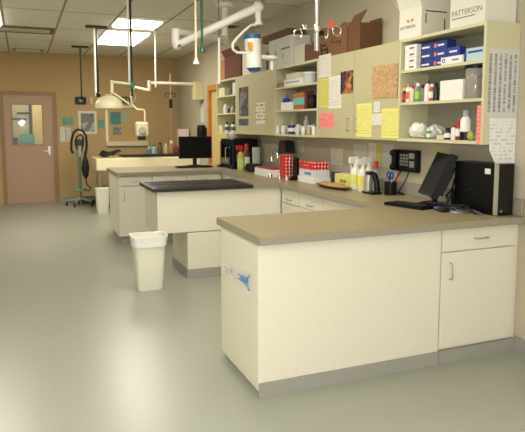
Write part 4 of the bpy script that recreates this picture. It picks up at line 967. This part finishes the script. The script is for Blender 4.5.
# far monitor on middle arm
MY = 8.12
a = on_y(178.5, 136.5, MY); b = on_y(211.5, 158, MY)
t = thing('computer_monitor', 'wide black flat monitor on the far end of the middle worktop', 'monitor', ((a.x + b.x) / 2, MY, ZC))
mxc = (a.x + b.x) / 2
MB().box(a.x, MY - .02, b.z, b.x, MY + .02, a.z, .008).build('housing', BLACK, t)
MB().box(a.x + .02, MY - .0225, b.z + .025, b.x - .02, MY - .0203, a.z - .02).build('screen', MATS['screen_off'], t)
MB().tube([(mxc, MY + .03, ZC + .01), (mxc, MY + .03, b.z + .06)], .03, 12).build('neck', BLACK, t)
MB().lathe((mxc, MY + .02, ZC), [(.12, 0), (.12, .012), (.05, .02)], 20).build('stand_base', BLACK, t)
ka = on_z(174, 164, .92); kb_ = on_z(208, 164.5, .92)
keyboard('black keyboard in front of the wide flat monitor', Vector((2.19, 7.88, ZC)), 0.0, .50, .16)
tag(MB().ball((2.56, 7.85, ZC + .018), .035, 1, 1.5, .5).build('computer_mouse', BLACK, at=(2.56, 7.85, ZC), smooth=True), 'black mouse right of the far keyboard', 'mouse')
# black dispenser on the wall
a = on_x(198, 125, 2.9); b = on_x(205, 137, 2.9)
t = thing('wall_dispenser', 'black rounded dispenser on the wall above the wide monitor', 'dispenser', (2.9, 9.95, 1.2))
ca = on_y(197.0, 125, 9.95); cb = on_y(205.6, 140, 9.95)
mx_ = (ca.x + cb.x) / 2; rx = (cb.x - ca.x) / 2
MB().lathe((mx_, 9.95, cb.z), [(rx * .8, 0), (rx, .03), (rx, ca.z - cb.z - .06), (rx * .85, ca.z - cb.z - .01), (rx * .6, ca.z - cb.z)], 20).build('dispenser_body', BLACK, t, smooth=True)
MB().box(mx_, 9.91, cb.z + .03, XR - .001, 9.99, ca.z - .05).build('wall_bracket', BLACKR, t)

# things on the far sink table
FT = .926 + .007
for px, w_, h_, m, cm, lb in ((149, .07, .16, mat('jar_teal', (90, 140, 140), .4), BW, 'teal jar first in the row on the far table'), (154, .06, .2, mat('jar_paleteal', (160, 190, 186), .4), BLUE, 'pale jar with a blue cap on the far table'), (160, .08, .24, mat('jar_brown', (120, 84, 70), .4), mat('cap_darkblue', (40, 60, 80), .4), 'brown jar with a dark cap on the far table'), (166, .06, .22, mat('jar_cream', (190, 180, 140), .4), BEIGE, 'cream jar in the middle of the far row'), (171.5, .07, .27, mat('jar_tan', (166, 136, 90), .4), WHITE, 'tan tall jar with white cap on the far table'), (176.2, .05, .18, mat('jar_red', (130, 60, 54), .4), RED, 'red jar next to the far monitor edge')):
    p = on_y(px, 150, 11.02)
    bottle('storage_jar', lb, 'jar', 11.02, FT, .046, h_, m, cm, x=p.x, group='jars on the far sink table')
p = on_y(183, 131, 11.02)
tag(MB().box(p.x - .1, 10.95, FT, p.x + .1, 11.08, p.z + .04, .01).build('white_canister', mat('canister_pink', (224, 206, 196), .5), at=(p.x, 11.02, FT)), 'pinkish white canister rising behind the wide monitor', 'canister')

# wall x-ray unit with folding arm
XA = 10.15
a = on_y(193, 82, XA); b = on_y(205, 100, XA)
t = thing('wall_xray_arm', 'cream wall box with a long white jointed arm and x-ray head', 'x-ray unit', (2.95, XA, b.z))
MB().box(b.x - .19 if b.x - .19 < a.x else a.x, XA - .1, b.z, XR - .001, XA + .1, a.z, .01).build('control_box', mat('control_cream', (214, 204, 156), .5), t)
e0 = on_y(192, 84, XA); e1 = on_y(150, 83, XA)
MB().tube([e0 + Vector((.05, 0, 0)), e1], .028, 12).build('long_arm', mat('arm_cream', (220, 214, 190), .45), t, smooth=True)
j_ = MB(); j_.tube([on_y(149.5, 80.5, XA), on_y(149.5, 91, XA)], .035, 12); j_.build('elbow', mat('elbow_grey', (170, 166, 148), .45), t, smooth=True)
j_ = MB(); j_.tube([on_y(149.5, 90.5, XA), on_y(134, 87, XA)], .022, 10); j_.build('second_arm', IVORY, t, smooth=True)
MB().tube([on_y(x, y, XA) for x, y in ((134, 87), (131, 95), (131.5, 104), (137, 109.5), (144, 110), (145, 113), (145, 121))], .018, 10).build('fork_arm', BEIGE, t, smooth=True)
hd = on_y(141, 130, XA)
MB().box(hd.x - .09, XA - .08, hd.z - .11, hd.x + .12, XA + .1, hd.z + .14, .03).build('xray_head', mat('head_cream', (206, 198, 168), .45), t)
MB().tube([(hd.x + .0, XA - .08, hd.z), (hd.x, XA - .14, hd.z)], .055, 18).build('collimator', mat('collimator_grey', (170, 166, 150), .4), t, smooth=True)
MB().box(hd.x - .06, XA - .1, hd.z - .17, hd.x + .06, XA + .02, hd.z - .1105, .01).build('handle', BLACKR, t)

# ------------------------------------------------------------------ back wall
def wall_sheet(name, label, cat, px, m, y=YB, th=.003, fr=None):
    a = on_y(px[0], px[1], y); b = on_y(px[2], px[3], y)
    if fr is None:
        return tag(MB().box(a.x, y - th, b.z, b.x, y - .0003, a.z).build(name, m, at=((a.x + b.x) / 2, y, b.z)), label, cat)
    t = thing(name, label, cat, ((a.x + b.x) / 2, y, b.z)); w = .045
    MB().box(a.x, y - .02, b.z, a.x + w, y - .0003, a.z).box(b.x - w, y - .02, b.z, b.x, y - .0003, a.z).box(a.x + w, y - .02, b.z, b.x - w, y - .0003, b.z + w).box(a.x + w, y - .02, a.z - w, b.x - w, y - .0003, a.z).build('frame', fr, t)
    MB().box(a.x + w, y - .008, b.z + w, b.x - w, y - .0003, a.z - w).build('print', m, t)
    return t
wall_sheet('teal_card', 'teal card nearest the back door', 'card', (62, 117.5, 67.5, 125), TEALG)
wall_sheet('teal_card', 'teal card second from the back door', 'card', (68, 117.5, 73.5, 125), TEALG)
wall_sheet('teal_card', 'teal card between the framed picture and the board', 'card', (98, 119.5, 104, 128), TEALG)
wall_sheet('framed_picture', 'white framed grey picture on the tan back wall', 'picture', (78, 111, 97, 134), patchy('picture_grey', [(150, 146, 130), (120, 118, 108), (172, 166, 146), (96, 98, 96)], 8), fr=mat('frame_white', (214, 208, 186), .5))
wall_sheet('paper_sheet', 'two white sheets pinned beside the door handle', 'sheet', (60, 127, 65.5, 141.5), PW)
wall_sheet('paper_sheet', 'greyish sheet beside the rolling stand', 'sheet', (66, 127.5, 71, 141.5), MATS['printed_grey'])
# board
a = on_y(105, 110, YB); b = on_y(148, 145.5, YB)
t = thing('wall_board', 'large wall board with a cream left edge and bottom ledge', 'board', ((a.x + b.x) / 2, YB, b.z))
MB().box(a.x + .05, YB - .012, b.z + .09, b.x, YB - .0003, a.z).build('board_face', mat('board_tan', (190, 158, 104), .8), t)
MB().box(a.x, YB - .03, b.z + .09, a.x + .0495, YB - .0003, a.z).build('side_rail', IVORY, t)
MB().box(a.x, YB - .06, b.z, b.x, YB - .0003, b.z + .0895, .004).build('ledge', mat('ledge_cream', (210, 202, 170), .5), t)
YN = YB - .013
wall_sheet('teal_card', 'large teal card pinned on the wall board', 'card', (110, 112, 121, 124.5), mat('teal_deep', (78, 130, 130), .7), y=YN)
wall_sheet('paper_sheet', 'grey green sheet pinned right of the large teal card', 'sheet', (122, 112, 130, 123), mat('sage', (160, 166, 140), .7), y=YN)
wall_sheet('photo_print', 'small grey picture pinned low on the wall board', 'picture', (113, 127, 121.5, 135), patchy('grey_pic', [(120, 118, 120), (150, 148, 146)], 20), y=YN)
# black box on wall
a = on_y(75, 97, YB); b = on_y(86, 104, YB)
t = thing('wall_box', 'small black wall box with a pale dial above the framed picture', 'box', ((a.x + b.x) / 2, YB, b.z))
MB().box(a.x, YB - .06, b.z, b.x, YB - .0003, a.z, .006).build('box_body', BLACK, t)
MB().tube([((a.x + b.x) / 2, YB - .06, (a.z + b.z) / 2), ((a.x + b.x) / 2, YB - .066, (a.z + b.z) / 2)], .035, 16).build('dial', mat('dial_green', (100, 150, 130), .4), t)
a = on_y(90, 97, YB); tag(MB().box(a.x, YB - .02, a.z - .14, a.x + .05, YB - .0003, a.z, .004).build('light_switch', BEIGE, at=(a.x, YB, a.z - .14)), 'cream switch plate beside the black wall box', 'switch')
# row of hooks
a = on_y(110, 96, YB); b = on_y(131, 104, YB)
t = thing('hook_rail', 'rail of dark clamps on the wall above the board', 'hook rail', ((a.x + b.x) / 2, YB, b.z))
MB().box(a.x, YB - .015, a.z - .03, b.x, YB - .0003, a.z - .01).build('rail', DARKM, t)
for k in range(6):
    x_ = a.x + (b.x - a.x) * (k + .5) / 6
    MB().tube([(x_, YB - .015, a.z - .02), (x_, YB - .04, a.z - .06), (x_ + .015, YB - .045, a.z - .12), (x_ - .01, YB - .03, a.z - .15)], .013, 7).build('hook', BLACKR, t, smooth=True)

# drip stand by the back wall
a = on_y(170, 74, 11.5)
t = thing('drip_stand', 'thin drip stand with small hooks in front of the back wall', 'drip stand', (a.x, 11.5, 0))
MB().tube([(a.x, 11.5, .02), (a.x, 11.5, a.z)], .009).build('pole', STEEL, t)
c1 = on_y(170, 94, 11.5).z
for s_ in (-1, 1):
    MB().tube([(a.x, 11.5, c1), (a.x + s_ * .08, 11.5, c1 + .02), (a.x + s_ * .11, 11.5, c1 - .03), (a.x + s_ * .07, 11.5, c1 - .06)], .009, 7).build('hook', DARKM, t)
    MB().tube([(a.x - s_ * .22, 11.5 - .15 * s_, .02), (a.x, 11.5, .05)], .012).build('foot', STEEL, t)
MB().box(a.x - .03, 11.46, c1 - .28, a.x + .03, 11.49, c1 - .1, .006).build('clamp', DARKM, t)

# rolling anaesthesia stand
SX, SYY = .97, 11.35
t = thing('rolling_gas_stand', 'rolling gas stand with black hoses and a black breathing bag by the back wall', 'medical stand', (SX, SYY, 0))
GM = mat('stand_green', (96, 120, 100), .4, metal=.4)
MB().tube([(SX, SYY, .1), (SX, SYY, 1.25)], .022, 12).build('pole', GM, t, smooth=True)
MB().tube([(SX - .05, SYY, .35), (SX - .05, SYY, 1.15)], .012).build('side_rod', STEEL, t)
for k in range(5):
    an = 2 * PI * k / 5 + 2.9; e = Vector((SX + .26 * math.cos(an), SYY + .26 * math.sin(an), .09))
    lg = MB().tube([(SX, SYY, .13), e], .018, 8).build('foot', mat('stand_foot', (150, 146, 128), .4), t)
    MB().tube([(e.x - .015, e.y, .038), (e.x + .015, e.y, .038)], .037, 14).tube([(e.x, e.y, .04), (e.x, e.y, .09)], .012, 8).build('caster', BLACKR, lg)
MB().box(SX - .08, SYY - .06, 1.12, SX + .08, SYY + .04, 1.24, .01).build('manifold', DARKM, t)
MB().lathe((SX + .0, SYY - .05, .92), [(.05, 0), (.055, .04), (.055, .18), (.03, .2)], 16).build('canister', mat('canister_grey', (150, 150, 140), .3), t, smooth=True)
hoop = [Vector((SX + dx, SYY - .05, z)) for dx, z in ((.1, .95), (.13, 1.12), (.12, 1.30), (.06, 1.40), (-.03, 1.42), (-.10, 1.36), (-.14, 1.22), (-.15, 1.05), (-.12, .98))]
MB().tube(hoop, .022, 10).build('hose', BLACKR, t, smooth=True)
hoop2 = [Vector((SX + dx, SYY - .08, z)) for dx, z in ((.02, 1.0), (.06, 1.15), (.07, 1.26), (.02, 1.33), (-.05, 1.28), (-.07, 1.15), (-.04, 1.05))]
MB().tube(hoop2, .018, 10).build('hose', BLACKR, t, smooth=True)
MB().lathe((SX + .09, SYY - .08, .50), [(.01, 0), (.05, .06), (.07, .18), (.06, .3), (.025, .42), (.02, .5)], 16).build('breathing_bag', BLACKR, t, smooth=True)
MB().tube([Vector((SX + .09, SYY - .08, .50)), Vector((SX + .1, SYY - .08, .4)), Vector((SX + .17, SYY - .08, .33)), Vector((SX + .14, SYY - .08, .28)), Vector((SX + .05, SYY - .06, .31))], .012, 8).build('drain_tube', BLACKR, t, smooth=True)
MB().box(SX - .1, SYY - .05, .26, SX + .08, SYY + .05, .31, .01).build('tray', mat('tray_teal', (100, 140, 128), .4), t)
tag(MB().box(1.02, 11.6, 0, 1.14 + .25, 11.9, .1, .01).build('floor_case', mat('case_dark', (70, 74, 74), .6), at=(1.2, 11.75, 0)), 'low dark case on the floor behind the rolling stand', 'case')

# ------------------------------------------------------------------ light: camera flash, corridor
def point(name, loc, e, r, col):
    l = bpy.data.lights.new(name, 'POINT'); l.energy = e; l.shadow_soft_size = r; l.color = col
    o = bpy.data.objects.new(name, l); C.objects.link(o); o.location = loc; return o
sp = bpy.data.lights.new('camera_flash', 'POINT'); sp.energy = 180; sp.shadow_soft_size = .09; sp.color = (1, .99, .98)
so = bpy.data.objects.new('camera_flash', sp); C.objects.link(so); so.location = (.0, -.03, EYE + .09)
so.rotation_euler = _FW.to_track_quat('-Z', 'Y').to_euler()
point('corridor_lamp', (.3, 13.2, 2.4), 32, .15, (1, .93, .78))
w = bpy.data.worlds.new('world'); S.world = w; w.use_nodes = True
w.node_tree.nodes['Background'].inputs[0].default_value = (1, .98, .93, 1); w.node_tree.nodes['Background'].inputs[1].default_value = 1.5  # even cream glow through the open rear, added to fill room and ceiling

# ------------------------------------------------------------------ camera
cam = bpy.data.cameras.new('camera'); co = bpy.data.objects.new('camera', cam); C.objects.link(co)
cam.sensor_fit = 'HORIZONTAL'; cam.sensor_width = 36; cam.lens = 36 * FPX / 525
cam.shift_x = 0; cam.shift_y = -(216 - PCY) / 525
cam.clip_start = .05
co.matrix_world = Matrix(((_R.x, _UP.x, -_FW.x, 0), (_R.y, _UP.y, -_FW.y, 0), (_R.z, _UP.z, -_FW.z, EYE), (0, 0, 0, 1)))
S.camera = co
S.view_settings.view_transform = 'Standard'; S.view_settings.look = 'None'; S.view_settings.gamma = 1; S.view_settings.use_curve_mapping = False
S.view_settings.exposure = 0.0
